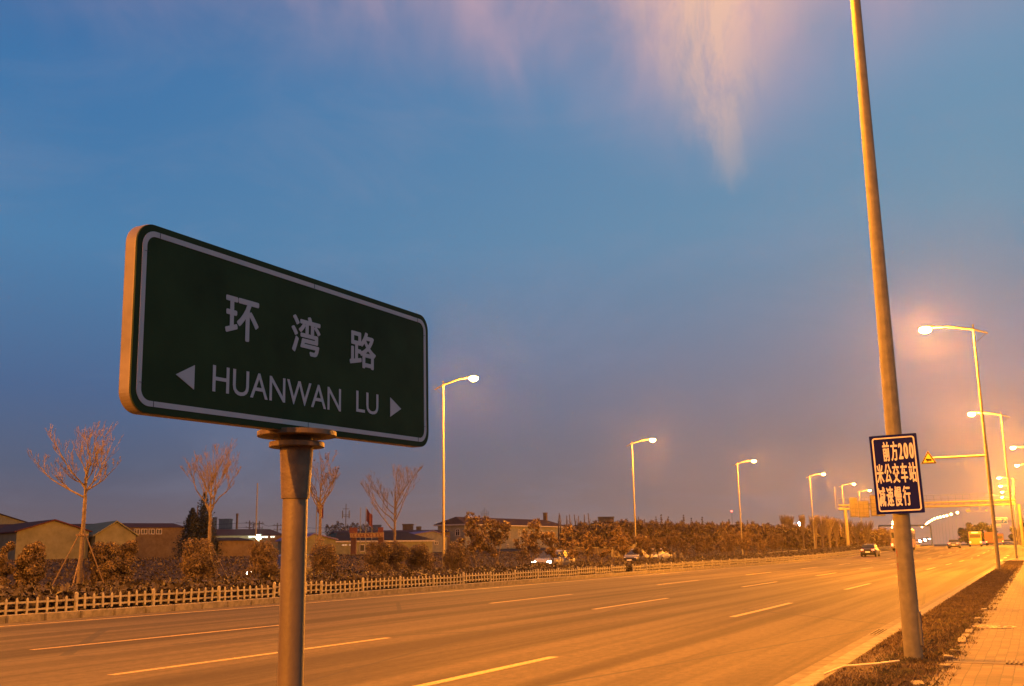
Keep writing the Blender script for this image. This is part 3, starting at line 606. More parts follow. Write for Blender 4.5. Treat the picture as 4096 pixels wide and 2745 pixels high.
def bush(px, wpx, toppx, label, n=15000):
    x, y = row(px, -29.2); d = (Vector((x, y, 0))-Vector((0, 0, CH))).dot(fw); h = at(px, toppx, d).z-.15; w = wpx/2*d/F
    r = empty('clipped_bush', (x, y, .12), label, 'bush', 'clipped bushes along the median')
    C = []; Rr = []
    for i in range(34):
        a = random.random()*6.28; q = random.random()**.5; zz = random.uniform(.12, .86)*h; k = .78 if zz > h*.7 else 1
        C.append((math.cos(a)*q*w*.85*k, math.sin(a)*q*w*.75*k, zz)); Rr.append(random.uniform(.34, .5)*min(w, h*.5)*1.2)
    P, Nn = clumps(n, C, Rr, shell=.45); P[:, 2] = np.clip(P[:, 2], .02, h*1.04+rng.normal(scale=.04, size=n)); leaves_np('foliage', P, Nn, .042, LEAF_BUSH, r)
    s = MB()
    for i in range(5): a = i*1.25; s.tube([(0, 0, 0), (math.cos(a)*.25*w, math.sin(a)*.25*w, h*.75)], [.03, .012], 5)
    s.build('stem', BARKD, r); return r
for px, w, t, lab in [(48, 66, 2140, 'clipped bush at the left edge of the view'), (150, 104, 2146, 'tall clipped bush left of the largest bare tree'), (440, 110, 2146, 'broad clipped bush just right of the largest bare tree'), (525, 90, 2142, 'clipped bush touching the broad one right of the largest bare tree'),
                      (812, 132, 2142, 'rounded clipped bush under the second bare tree'), (1065, 130, 2160, 'clipped bush directly left of the green sign post'), (1300, 105, 2170, 'clipped bush directly right of the green sign post'),
                      (1515, 100, 2165, 'clipped bush left of the forked bare tree base'), (1585, 90, 2160, 'clipped bush under the forked bare tree'), (1668, 100, 2172, 'squarish clipped bush midway between forked tree and first left lamp'), (1820, 98, 2165, 'clipped bush in front of the first left lamp')]:
    bush(px, w, t, lab)
def leafy_proto(sv, h, sparse):
    random.seed(sv); r = empty('small_leafy_tree', (0, 0, 0), '', 'tree', 'small leafy trees along the median')
    t = MB(); C = []; Rr = []
    t.tube([(0, 0, 0), (0, 0, .5)], [.07, .055], 7)
    for i in range(random.choice((2, 3, 4))):
        a = random.random()*6.28; e = random.uniform(.25, .5); p = [(0, 0, .45), (math.cos(a)*e*.5, math.sin(a)*e*.5, h*.45), (math.cos(a)*e, math.sin(a)*e, h*.85)]
        t.tube(p, [.04, .028, .012], 5, False)
        for k in range(6): f = random.uniform(.42, 1); C.append((math.cos(a)*e*f+random.gauss(0, .28), math.sin(a)*e*f+random.gauss(0, .28), h*f)); Rr.append(random.uniform(.16, .32))
    t.build('trunk', BARK, r)
    P, Nn = clumps(1500 if not sparse else 600, C, Rr, shell=.2); leaves_np('crown', P, Nn, .085, LEAF_TREE, r); return r
LP = [leafy_proto(20+i, hh, sp) for i, (hh, sp) in enumerate([(2.75, 0), (2.3, 0), (2.6, 1), (2.2, 1)])]
usedp = set(); random.seed(5)
pxs = [1885, 1948, 2008, 2070, 2118, 2190, 2238, 2285, 2325, 2365, 2405, 2445, 2480, 2520, 2560, 2595, 2630, 2665, 2700, 2730, 2760, 2788, 2815, 2842, 2868, 2893, 2918, 2942, 2965, 2988, 3010, 3031, 3052, 3073, 3094]
for i, px in enumerate(pxs):
    x, y = row(px, -29.4); p = LP[i % 4]; o = copy_tree(p) if i % 4 in usedp else p; usedp.add(i % 4)
    o.location = (x+random.uniform(-.5, .5)+rx(y), y, .12+rz(y)); o.rotation_euler.z = random.random()*6.28; s = random.uniform(.88, 1.15)*(1.1 if i < 6 else 1); o.scale = (s, s, s)
    o['label'] = '%s small brown-leaved tree of the median row counted rightwards from the first left lamp' % (ordn+['thirteenth', 'fourteenth', 'fifteenth', 'sixteenth', 'seventeenth', 'eighteenth', 'nineteenth', 'twentieth', 'twenty-first', 'twenty-second', 'twenty-third', 'twenty-fourth', 'twenty-fifth', 'twenty-sixth', 'twenty-seventh', 'twenty-eighth', 'twenty-ninth', 'thirtieth', 'thirty-first', 'thirty-second', 'thirty-third', 'thirty-fourth', 'thirty-fifth'])[i] if i else 'first small brown-leaved tree of the median row, beside the first left lamp'
# ---------------------------------------------------------------- buildings beyond
ROOF_R = two_tone('red_roof', (.06, .02, .012), (.09, .033, .02), 3); ROOF_D = two_tone('dark_roof', (.022, .015, .011), (.038, .026, .02), 3); ROOF_L = two_tone('lilac_roof', (.12, .10, .2), (.17, .14, .25), 2)
WALL_G = two_tone('pale_green_wall', (.13, .13, .07), (.18, .175, .10), 1.2); WALL_B = two_tone('grey_blue_wall', (.13, .135, .12), (.18, .185, .165), 1.5); WALL_Y = two_tone('ochre_wall', (.09, .065, .035), (.13, .10, .055), 1.5); TRIM = mat('white_trim', (.28, .26, .23), .6)
GLASS = mat('window_glass', (.02, .022, .025), .25, var=.2, spec=.25); LITW = emat('lit_window', (.9, .95, .75), 1.1); LITWW = emat('bright_window', (.8, 1, .92), 1.6)
GB = 1.15
def shed(name, label, p0, p1, d0, d1, eave, ridge, wall, roof, depth=10, gable=False, cat='building', windows=None, trim=None, parent=None, hip=0, base=None):
    """front wall runs from pixel column p0 (camera depth d0) to p1 (depth d1); eave/ridge are heights in metres"""
    A = at(p0, 2200, d0); B = at(p1, 2200, d1); A.z = B.z = 0; u = (B-A); Ln = u.length; u.normalize(); v = Vector((-u.y, u.x, 0)); 
    if v.dot(fw) < 0: v = -v
    zb = GB-.6 if base is None else base
    r = empty(name, (A.x, A.y, 0), label, cat); w = MB(); e = .25
    Q = lambda a, b, z: tuple(u*a+v*b+Vector((0, 0, z)))
    if gable:  # gable end faces the road
        w.add([Q(0, 0, zb), Q(Ln, 0, zb), Q(Ln, 0, eave), Q(Ln*gable, 0, ridge), Q(0, 0, eave), Q(0, depth, zb), Q(Ln, depth, zb), Q(Ln, depth, eave), Q(Ln*gable, depth, ridge), Q(0, depth, eave)], [(0, 1, 2, 3, 4), (9, 8, 7, 6, 5), (1, 6, 7, 2), (5, 0, 4, 9)])
        rf = MB(); t = .12
        for a0, z0, a1, z1 in ((-e, eave-.1, Ln*gable, ridge+.03), (Ln*gable, ridge+.03, Ln+e, eave-.1)):
            rf.add([Q(a0, -e, z0), Q(a1, -e, z1), Q(a1, depth+e, z1), Q(a0, depth+e, z0), Q(a0, -e, z0+t), Q(a1, -e, z1+t), Q(a1, depth+e, z1+t), Q(a0, depth+e, z0+t)], [(3, 2, 1, 0), (4, 5, 6, 7), (0, 1, 5, 4), (1, 2, 6, 5), (2, 3, 7, 6), (3, 0, 4, 7)])
    else:
        w.add([Q(0, 0, zb), Q(Ln, 0, zb), Q(Ln, 0, eave), Q(0, 0, eave), Q(0, depth, zb), Q(Ln, depth, zb), Q(Ln, depth, eave), Q(0, depth, eave)], [(0, 1, 2, 3), (7, 6, 5, 4), (1, 5, 6, 2), (4, 0, 3, 7)])
        rf = MB(); h = depth/2; hp = hip
        rf.add([Q(-e, -e, eave+.003), Q(Ln+e, -e, eave+.003), Q(Ln+e, depth+e, eave+.003), Q(-e, depth+e, eave+.003), Q(hp, h, ridge), Q(Ln-hp, h, ridge)], [(3, 2, 1, 0), (0, 1, 5, 4), (1, 2, 5), (2, 3, 4, 5), (3, 0, 4)])
    w.build('wall', wall, r); rr = rf.build('roof', roof, r)
    for (a0, a1, z0, z1, mt) in windows or []:
        f = MB(); f.ring([(a0, z0), (a1, z0), (a1, z1), (a0, z1)], [(a0+.1, z0+.1), (a1-.1, z0+.1), (a1-.1, z1-.1), (a0+.1, z1-.1)], tuple(v*-.02), tuple(u), (0, 0, 1), tuple(-v), .06)
        f.prism([((a0+a1)/2-.04, z0+.1), ((a0+a1)/2+.04, z0+.1), ((a0+a1)/2+.04, z1-.1), ((a0+a1)/2-.04, z1-.1)], tuple(v*-.02), tuple(u), (0, 0, 1), tuple(-v), .05)
        fo = f.build('window', TRIM, r); p = MB(); p.prism([(a0+.08, z0+.08), (a1-.08, z0+.08), (a1-.08, z1-.08), (a0+.08, z1-.08)], tuple(v*-.004), tuple(u), (0, 0, 1), tuple(-v), .02); p.build('pane', mt, fo)
    if trim:
        f = MB(); f.prism([(-e, eave-.22), (Ln+e, eave-.22), (Ln+e, eave-.02), (-e, eave-.02)], tuple(v*-.06), tuple(u), (0, 0, 1), tuple(-v), .22); f.build('fascia', TRIM, r)
    r['_len'] = Ln; return r, u, v, Ln
def Z(px, py, d): return at(px, py, d).z
hw_ = lambda L_, n, z0, z1, w, m: [(L_*(i+.5)/n-w/2, L_*(i+.5)/n+w/2, z0, z1, m) for i in range(n)]
shed('far_hall', 'pale gabled hall with a dark roof edge at the far left edge', -260, 150, 150, 185, Z(100, 2085, 165)-1, Z(-50, 2045, 160), WALL_G, ROOF_D, 2.5, gable=.3)
shed('long_shed', 'long low shed with a dark red roof at far left behind the gables', -60, 400, 128, 132, Z(200, 2128, 130), Z(200, 2090, 130), WALL_Y, ROOF_R, 12)
shed('gabled_shed', 'wide pale green gabled shed behind the largest bare tree', 62, 352, 95, 99, Z(200, 2126, 97), Z(207, 2083, 97), WALL_G, ROOF_R, 14, gable=.5)
shed('gabled_shed', 'narrow pale green gabled shed just right of the largest bare tree', 378, 540, 98, 100, Z(460, 2142, 99), Z(460, 2088, 99), WALL_G, WALL_G, 14, gable=.5)
shed('brick_workshop', 'low workshop with a row of narrow windows between gabled shed and conifer', 500, 735, 126, 130, Z(600, 2110, 128), Z(600, 2088, 128), WALL_Y, ROOF_R, 10, windows=[(a, a+.75, Z(600, 2138, 128), Z(600, 2115, 128), GLASS) for a in (.9, 1.8, 2.7, 3.6)])
shed('red_roofed_workshop', 'long red-roofed workshop with bright white windows left of the sign post', 845, 1135, 150, 154, Z(1000, 2142, 152), Z(1000, 2112, 152), WALL_Y, ROOF_R, 14, hip=1, windows=[(5.2, 6.6, Z(1000, 2152, 152), Z(1000, 2143, 152), LITWW), (7.0, 8.2, Z(1000, 2154, 152), Z(1000, 2143, 152), LITWW), (8.4, 9.2, Z(1000, 2154, 152), Z(1000, 2143, 152), LITWW)])
shed('tunnel_greenhouse', 'low dark-topped greenhouse in front of the red-roofed workshop', 872, 1012, 108, 110, Z(940, 2162, 109), Z(940, 2149, 109), WALL_Y, ROOF_D, 5, hip=.8, cat='greenhouse')
shed('lilac_roofed_shed', 'small pale shed with a lilac roof half hidden by the slim tree', 1215, 1342, 118, 120, Z(1280, 2158, 119), Z(1250, 2138, 119), WALL_G, ROOF_L, 9, gable=.3)
shed('dark_roofed_office', 'long dark-roofed office with lit windows behind the red company signboard', 1340, 1730, 140, 146, Z(1500, 2162, 142), Z(1500, 2124, 142), WALL_G, ROOF_D, 12, hip=2, trim=True, windows=[(.9, 1.7, Z(1380, 2184, 141), Z(1380, 2177, 141), LITW), (1.9, 2.8, Z(1380, 2184, 141), Z(1380, 2177, 141), LITW), (3.4, 4.9, Z(1400, 2208, 141), Z(1400, 2178, 141), GLASS), (6.6, 7.9, Z(1400, 2208, 141), Z(1400, 2178, 141), GLASS)])
shed('long_shed', 'long low dark red shed roof behind the signboard office', 1345, 1800, 175, 180, Z(1600, 2130, 177), Z(1600, 2117, 177), WALL_Y, ROOF_R, 14)
shed('lilac_roofed_shed', 'pale shed with a sloping lilac roof left of the hip-roofed building', 1600, 1788, 160, 163, Z(1700, 2146, 161), Z(1700, 2126, 161), WALL_B, ROOF_L, 10, gable=.7, windows=[(1.2+1.1*i, 1.9+1.1*i, Z(1700, 2180, 161), Z(1700, 2166, 161), GLASS) for i in range(5)])
# two-storey building with hip roof and arched windows
A0 = at(1858, 2200, 190); A0.z = 0; B0 = at(2262, 2200, 224); B0.z = 0; u = (B0-A0); LN = u.length; u.normalize(); v = Vector((-u.y, u.x, 0)); v = v if v.dot(fw) > 0 else -v
bd = empty('hip_roofed_building', (A0.x, A0.y, 0), 'two-storey grey building with brown hip roof and arched upper windows', 'building')
DP = 6.0; EV = Z(1858, 2101, 190); RG = Z(1858, 2066, 193); ZB = Z(1858, 2222, 190); Q = lambda a, b, z: tuple(u*a+v*b+Vector((0, 0, z)))
w = MB(); w.add([Q(0, 0, ZB), Q(LN, 0, ZB), Q(LN, 0, EV), Q(0, 0, EV), Q(0, DP, ZB), Q(LN, DP, ZB), Q(LN, DP, EV), Q(0, DP, EV)], [(0, 1, 2, 3), (7, 6, 5, 4), (1, 5, 6, 2), (4, 0, 3, 7)]); w.build('wall', WALL_B, bd)
e = .6; rf = MB(); rf.add([Q(-e, -e, EV+.25), Q(LN+e, -e, EV+.25), Q(LN+e, DP+e, EV+.25), Q(-e, DP+e, EV+.25), Q(1.6, DP/2, RG), Q(LN-3.2, DP/2, RG)], [(3, 2, 1, 0), (0, 1, 5, 4), (1, 2, 5), (2, 3, 4, 5), (3, 0, 4)]); rf_ = rf.build('roof', two_tone('brown_tiles', (.055, .03, .017), (.08, .043, .025), 4), bd)
c = MB(); c.box(Q(LN-3.4, DP/2, RG+.6), (.7, .7, 1.8), math.atan2(u.y, u.x)); c.box(Q(LN-3.4, DP/2, RG+1.5), (.85, .85, .15), math.atan2(u.y, u.x)); c.build('chimney', WALL_Y, rf_)
c = MB()
c.add([Q(-e, -e, EV), Q(LN+e, -e, EV), Q(LN+e, DP+e, EV), Q(-e, DP+e, EV), Q(-e, -e, EV+.24), Q(LN+e, -e, EV+.24), Q(LN+e, DP+e, EV+.24), Q(-e, DP+e, EV+.24)], [(3, 2, 1, 0), (4, 5, 6, 7), (0, 1, 5, 4), (1, 2, 6, 5), (2, 3, 7, 6), (3, 0, 4, 7)]); c.build('cornice', TRIM, bd)
def archwin(a, side, z0, z1, arch=True, wd=1.1):
    uu_, nn_ = (u, -v) if not side else (v, -u); o_ = Vector((0, 0, 0))
    def shp(k): 
        w_ = wd/2-k; P = [(a-w_, z0+k), (a+w_, z0+k)]
        if arch: P += [(a+w_*math.cos(R(t)), z1-wd/2+(w_)*math.sin(R(t))) for t in range(0, 181, 20)]
        else: P += [(a+w_, z1-k), (a-w_, z1-k)]
        return P
    f = MB(); f.ring(shp(0), shp(.13), tuple(nn_*.002), tuple(uu_), (0, 0, 1), tuple(nn_), .08)
    f.prism([(a-.05, z0+.13), (a+.05, z0+.13), (a+.05, z1-.13), (a-.05, z1-.13)], tuple(nn_*.03), tuple(uu_), (0, 0, 1), tuple(nn_), .04); zm = z0+(z1-z0)*.6
    f.prism([(a-wd/2+.1, zm), (a+wd/2-.1, zm), (a+wd/2-.1, zm+.09), (a-wd/2+.1, zm+.09)], tuple(nn_*.033), tuple(uu_), (0, 0, 1), tuple(nn_), .04)
    fo = f.build('window', TRIM, bd); p = MB(); p.prism(shp(.1), tuple(nn_*.003), tuple(uu_), (0, 0, 1), tuple(nn_), .02); p.build('pane', GLASS, fo)
for i in range(9):
    a = 1.6+i*(LN-3.2)/8; archwin(a, False, EV-1.95, EV-.55); archwin(a, False, ZB+.9, ZB+2.0, False)
for a in (1.5, 4.2): archwin(a, True, EV-1.95, EV-.55); archwin(a, True, ZB+.9, ZB+2.0, False)
# red company signboard on two pillars
SR = mat('signboard_red', (.085, .016, .010), .7, var=.15); GOLD = mat('gold_lettering', (.24, .16, .05), .5, var=.1)
d = 118; A0 = at(1401, 2150, d); B0 = at(1533, 2150, d); z0, z1 = Z(1467, 2150.5, d), Z(1467, 2132, d); wd_ = (B0-A0).length; uu_ = Vector((B0.x-A0.x, B0.y-A0.y, 0)).normalized(); nn_ = Vector((uu_.y, -uu_.x, 0))
sb = empty('company_signboard', (A0.x, A0.y, 0), 'long red signboard with gold Chinese lettering held on two red pillars', 'signboard')
b = MB(); b.prism([(0, z0), (wd_, z0), (wd_, z1), (0, z1)], tuple(nn_*-.15), tuple(uu_), (0, 0, 1), tuple(nn_), .3); pnl = b.build('panel', SR, sb)
b = MB(); b.ring([(0, z0), (wd_, z0), (wd_, z1), (0, z1)], [(.06, z0+.06), (wd_-.06, z0+.06), (wd_-.06, z1-.06), (.06, z1-.06)], tuple(nn_*.151), tuple(uu_), (0, 0, 1), tuple(nn_), .03); b.build('border', GOLD, pnl)
tx = '双耀海环燃气有限公司'
for i, chh in enumerate(tx): q = wd_*.96/10; a = wd_*.02+i*q; text_mesh('lettering', chh, GOLD, pnl, (a+.04, z0+.1, a+q-.04, z1-.1), tuple(nn_*.152), tuple(uu_), (0, 0, 1), tuple(nn_), fat=.012, depth=.01)
for px in (1412, 1522):
    q = (at(px, 2150, d)-A0).dot(uu_); b = MB(); b.box(tuple(uu_*q+nn_*-.55+Vector((0, 0, (GB+z1)/2-.2))), (.6, .6, z1-GB+.6), math.atan2(uu_.y, uu_.x)); b.build('pillar', mat('pillar_red', (.05, .015, .009), .7), sb)
    b = MB(); b.box(tuple(uu_*q+nn_*-.1+Vector((0, 0, z1+.32))), (.9 if px == 1412 else .6, .25, .6), math.atan2(uu_.y, uu_.x)); b.build('crest_block', SR, sb)
# chimney, towers, water tank, poles
def stack(name, px, p0, p1, wpx, d, label, m_, cat, rnd=True):
    A = at(px, p0, d); h = Z(px, p1, d); r = wpx/2*d/F; b = MB()
    if rnd: b.tube([(0, 0, 0), (0, 0, h-.4), (0, 0, h-.4), (0, 0, h)], [r*1.15, r*.9, r*1.1, r*1.1], 14)
    else: b.box((0, 0, h/2), (2*r, 2*r, h)); b.box((0, 0, h+.2), (2.15*r, 2.15*r, .4)); [b.box((k*r*.5, -r-.03, h*f), (r*.3, .05, h*.05)) for k in (-1.2, -.4, .4, 1.2) for f in (.6, .7, .8, .9)]
    o = b.build(name, m_); o.location = (A.x, A.y, 0); o.rotation_euler.z = yaw*.9; return tag(o, label, cat)
stack('chimney_stack', 947, 2110, 2054, 9, 190, 'round dark brick chimney rising behind the red-roofed workshop', WALL_Y, 'chimney')
stack('distant_block', 858, 2110, 2073, 14, 420, 'narrow distant block directly right of the conifer', WALL_B, 'building', False)
stack('distant_block', 902, 2110, 2079, 42, 520, 'wide hazy distant block between conifer and brick chimney', WALL_B, 'building', False)
stack('distant_block', 1505, 2120, 2104, 34, 420, 'small distant block behind the right end of the red signboard', WALL_B, 'building', False)
stack('distant_block', 1632, 2120, 2102, 38, 300, 'flat-roofed tank house above the lilac roof', WALL_Y, 'building', False)
stack('distant_block', 1675, 2120, 2112, 18, 300, 'low small block right of the flat-roofed tank house', WALL_Y, 'building', False)
stack('distant_block', 2425, 2110, 2072, 60, 420, 'distant flat block above the wood left of the second left lamp', WALL_Y, 'building', False)
def pole(name, px, p0, p1, r, d, label, cat, arms=0, flag=False, m_=None):
    A = at(px, p0, d); h = Z(px, p1, d); e = empty(name, (A.x, A.y, 0), label, cat); b = MB(); b.tube([(0, 0, 0), (0, 0, h)], [r*1.2, r*.7], 6); b.build('pole', m_ or GALVD, e)
    for i in range(arms): b = MB(); b.box((0, 0, h-.5-i*.9), (2.0 if i == 0 else 1.5, .12, .12), yaw); [b.tube([(k, .0+k*.48, h-.45-i*.9), (k, k*.48, h-.2-i*.9)], .06, 5) for k in (-.6, 0, .6)]; b.build('crossarm', BARKD, e)
    if flag:
        b = MB(); n = 8; V = []; 
        for i in range(n+1):
            for j in range(2): V.append((.08+.10*i+.02*math.sin(i*2), .16*math.sin(i*1.1)*(i/n), h-.15-j*1.5-.11*i))
        V2 = [(x_, y_+.03, z_) for x_, y_, z_ in V]; k2 = len(V)
        b.add(V+V2, [(2*i, 2*i+1, 2*i+3, 2*i+2) for i in range(n)]+[(k2+2*i+2, k2+2*i+3, k2+2*i+1, k2+2*i) for i in range(n)]+[(0, 1, k2+1, k2), (2*n+1, 2*n, k2+2*n, k2+2*n+1)]); b.build('flag', mat('flag_red', (.10, .02, .012), .8), e)
    return e
pole('flagpole', 1263, 2200, 1988, .06, 118, 'flagpole with a drooping red flag beside the slim bare tree', 'flagpole', flag=True)
pole('flagpole', 1440, 2200, 2030, .05, 124, 'bare flagpole left of the flagged one above the red signboard', 'flagpole')
pole('flagpole', 1462, 2200, 2028, .06, 124, 'middle flagpole with a furled red flag above the red signboard', 'flagpole', flag=True)
pole('flagpole', 1486, 2200, 2030, .05, 124, 'bare flagpole right of the flagged one above the red signboard', 'flagpole')
pole('guyed_mast', 1021, 2200, 1930, .07, 100, 'very thin tall mast in front of the bright workshop windows', 'mast')
for px, tp, lb in ((996, 2082, 'left utility pole over the red-roofed workshop'), (1014, 2090, 'short utility pole between two taller ones over the workshop'), (1035, 2084, 'utility pole with two crossarms right of the thin mast'), (1108, 2092, 'utility pole just left of the green sign post')): pole('utility_pole', px, 2160, tp, .16, 210, lb, 'utility pole', arms=2, m_=BARKD)
for px, tp in ((1382, 2014),): 
    e = pole('telecom_mast', px, 2160, tp, .12, 240, 'thin telecom mast with short antenna arms left of the flagpoles', 'mast', m_=GALVD); h = Z(px, tp, 240); b = MB(); [b.box((0, 0, h-k), (1.6, .1, .1), yaw) for k in (1.2, 2.6, 3.0)]; [b.tube([(k*.7, k*.35, h-3.4), (k*.7, k*.35, h-1.6)], .12, 6) for k in (-1, 1)]; b.build('antenna', GALVD, e)
e = pole('telecom_mast', 1940, 2160, 2030, .1, 330, 'lattice antenna cluster rising above the hip-roofed building', 'mast', m_=GALVD); h = Z(1940, 2030, 330); b = MB(); [b.tube([(k*.45, k*.2, h-3.5), (k*.55, k*.25, h-.2-abs(k)*.5)], .07, 5) for k in (-2, -1, 1, 2)]; b.box((0, 0, h-2), (2.2, .1, .1), yaw); b.box((0, 0, h-3.2), (2, .1, .1), yaw); b.build('antenna', GALVD, e)
for px, tp, lb in ((2868, 2072, 'thin mast with a red light left of the third left lamp'),):
    e = pole('telecom_mast', px+65, 2160, tp-25, .1, 380, lb, 'mast'); h = Z(px+65, tp-25, 380); b = MB(); b.tube([(0, 0, h), (0, 0, h+.5)], .3, 8); b.build('warning_light', emat('red_beacon', (1, .08, .05), 8), e)
# wires between utility poles
b = MB()
for dz in (0, .9):
    P = [at(px, 2160, 210) for px in (700, 996, 1035, 1108, 1400)]; P = [Vector((p.x, p.y, Z(px, tp, 210)-.45-dz)) for p, px, tp in zip(P, (700, 996, 1035, 1108, 1400), (2082, 2082, 2084, 2092, 2100))]
    for p, q in zip(P[:-1], P[1:]): b.tube([p, (p+q)/2-Vector((0, 0, .4)), q], .035, 4, False)
tag(b.build('power_lines', BLK), 'thin power lines strung between the utility poles', 'power lines')
# floodlights
def flood(px, py, d, label, col, s, r=.35):
    A = at(px, py, d); e = empty('floodlight', (A.x, A.y, GB-.5), label, 'floodlight'); b = MB(); b.tube([(0, .2, 0), (0, .2, A.z-GB+.7)], .06, 6); b.build('pole', GALVD, e)
    b = MB(); b.box((0, .12, A.z-GB+.5), (.9, .2, .6)); b.build('housing', GALVD, e); b = MB(); b.tube([(0, .02, A.z-GB+.5), (0, -.1, A.z-GB+.5), (0, -.16, A.z-GB+.5)], [r, r*.9, r*.3], 14); b.build('lens', emat('flood_'+label[:4], col, s), e, smooth=True)
    li = bpy.data.lights.new('flood_light', 'POINT'); li.color = col; li.energy = 2500; li.shadow_soft_size = .25; lo = bpy.data.objects.new('flood_light', li); COL.objects.link(lo); lo.parent = e; lo.location = (0, -.6, A.z-GB+.5)
flood(1033, 2149, 148, 'mint-white floodlight shining on the red-roofed workshop', (.7, 1, .85), 60)
flood(3201, 2096, 300, 'cool white floodlight above the wood near the gantry', (.85, .95, 1), 90, .6)
# ---------------------------------------------------------------- trees beyond
def conifer(px, p0, p1, wpx, d, label, m_=LEAF_DARK, n=5000, name='conifer', peaks=5, leaf=.16):
    A = at(px, p0, d); zt = Z(px, p1, d); z0 = GB-.3; w = wpx/2*d/F; h = zt-z0; r = empty(name, (A.x, A.y, z0), label, 'tree')
    C = []; Rr = []
    for k in range(peaks):
        o_ = (random.uniform(-.55, .55)*w if k else .1*w, random.uniform(-.4, .4)*w); hk = h*(1 if k == 0 else random.uniform(.62, .9)*(1-.25*abs(o_[0])/w))
        for i in range(15): f = i/14; C.append((o_[0]*(1-.2*f)+random.gauss(0, .12*w)*(1-f), o_[1]+random.gauss(0, .12*w)*(1-f), hk*(.08+.9*f))); Rr.append(w*(.55*(1-f)**.7+.07))
    P, Nn = clumps(n, C, Rr, (1, 1, 1.2), .3); P[:, 2] = np.clip(P[:, 2], .1, h*1.02); leaves_np('crown', P, Nn, leaf, m_, r); t = MB(); t.tube([(0, 0, 0), (0, 0, h*.8)], [.18, .05], 7); t.build('trunk', BARKD, r)
conifer(787, 2110, 1970, 215, 108, 'dark many-peaked conifer left of the second bare tree', n=16000, peaks=9, leaf=.11)
for i, (px, tp, wp) in enumerate([(2645, 2058, 24), (2625, 2066, 16), (2672, 2066, 18), (2737, 2060, 20), (2765, 2072, 16), (2810, 2068, 22), (2915, 2078, 22), (2990, 2082, 22)]):
    conifer(px, 2120, tp, wp*1.6, 210+i*6, '%s thin conifer from the left, above the wood by the third left lamp' % ['second', 'first', 'third', 'fourth', 'fifth', 'sixth', 'seventh', 'eighth'][i], LEAF_TREE, 900, 'thin_conifer', 2, .2)
def bare_far(px, p1, wpx, d, label, sv, name='bare_tree_beyond'):
    random.seed(sv); A = at(px, 2150, d); z0 = gz(A.x, A.y); h = Z(px, p1, d)-z0; w = wpx/2*d/F; r = empty(name, (A.x, A.y, z0), label, 'tree', 'bare trees beyond the road'); t = MB(); t.tube([(0, 0, 0), (0, 0, h*.5)], [.2, .12], 6); t.build('trunk', BARK, r); c = MB()
    for i in range(46):
        a = random.random()*6.28; z_ = h*random.uniform(.2, .55); e_ = random.random()**.5*w; c.tube([(0, 0, z_), (math.cos(a)*e_*.6, math.sin(a)*e_*.6, z_+(h-z_)*.5), (math.cos(a)*e_, math.sin(a)*e_, z_+(h-z_)*random.uniform(.75, 1))], [.07, .045, .02], 4, False)
        for _ in range(2): b_ = a+random.gauss(0, .5); e2 = min(e_*1.1+.3, w); c.tube([(math.cos(a)*e_*.6, math.sin(a)*e_*.6, z_+(h-z_)*.5), (math.cos(b_)*e2, math.sin(b_)*e2, z_+(h-z_)*random.uniform(.65, .98))], [.035, .015], 4, False)
    c.build('crown', BARK, r); return r
for i, (px, tp, wp, d) in enumerate([(3142, 2056, 40, 215), (3165, 2060, 34, 220), (3213, 2056, 26, 205), (3262, 2058, 46, 190), (3290, 2056, 60, 185), (3318, 2062, 50, 192), (3345, 2068, 44, 200), (3390, 2075, 50, 205), (3430, 2085, 60, 215), (3470, 2080, 60, 215)]):
    bare_far(px, tp, wp, d, '%s of the bare orange-lit trees left of the gantry, from the left' % ordn[i], 40+i)
for i, (px, tp, d) in enumerate([(2235, 2052, 175), (2243, 2060, 170), (2268, 2062, 176), (2284, 2058, 178), (2305, 2058, 180), (2312, 2064, 172), (2340, 2058, 180), (2360, 2052, 178), (2550, 2062, 185), (2562, 2066, 188), (2582, 2076, 190)]):
    A = at(px, 2160, d); z0 = gz(A.x, A.y); h = Z(px, tp, d)-z0; e = empty('pollarded_trunk', (A.x, A.y, z0), '%s of the bare pole-like trunks between hip-roofed building and parked cars, from the left' % ordn[i], 'tree', 'pole-like trunks above the wood'); b = MB(); ln_ = random.uniform(-.3, .3); b.tube([(0, 0, 0), (0, 0, h*.6), (ln_, 0, h)], [.16, .12, .07], 6); b.build('trunk', BARKD, e); b = MB(); [b.tube([(0, 0, h*.7), (random.uniform(-.4, .4), 0, h*random.uniform(.78, .9))], [.04, .02], 4) for _ in range(3)]; b.build('crown', BARKD, e)
# the wood behind: one mass nobody could count
def wood(name, p0, p1, tops, d0, d1, n, m_, size, label):
    k = rng.random(n); px = p0+(p1-p0)*k; d = d0+(d1-d0)*k+rng.random(n)*14; A = np.array(Vector((0, 0, CH)))
    rts, ups, fws = (np.array(q) for q in (rt, up, fw)); top = np.interp(px, *zip(*tops))+6*np.sin(px*.11)+5*np.sin(px*.31+1)+4*rng.random(n); py = top+(2228-top)*rng.random(n)**1.25
    V = A+d[:, None]*(fws+rts*((px-CX)/F)[:, None]-ups*((py-CY)/F)[:, None]); o = leaves_np(name, V, rng.normal(size=(n, 3)), size, m_, None, 4.5); o['kind'] = 'stuff'; return o
wood('wood', 2255, 3560, [(2255, 2112), (2330, 2098), (2480, 2086), (2600, 2092), (2800, 2098), (3000, 2098), (3120, 2105), (3560, 2120)], 165, 230, 42000, WOODM, .22, '')
wood('wood', 1300, 1500, [(1300, 2108), (1350, 2092), (1400, 2100), (1440, 2094), (1500, 2110)], 260, 262, 4000, WOODM, .16, '')
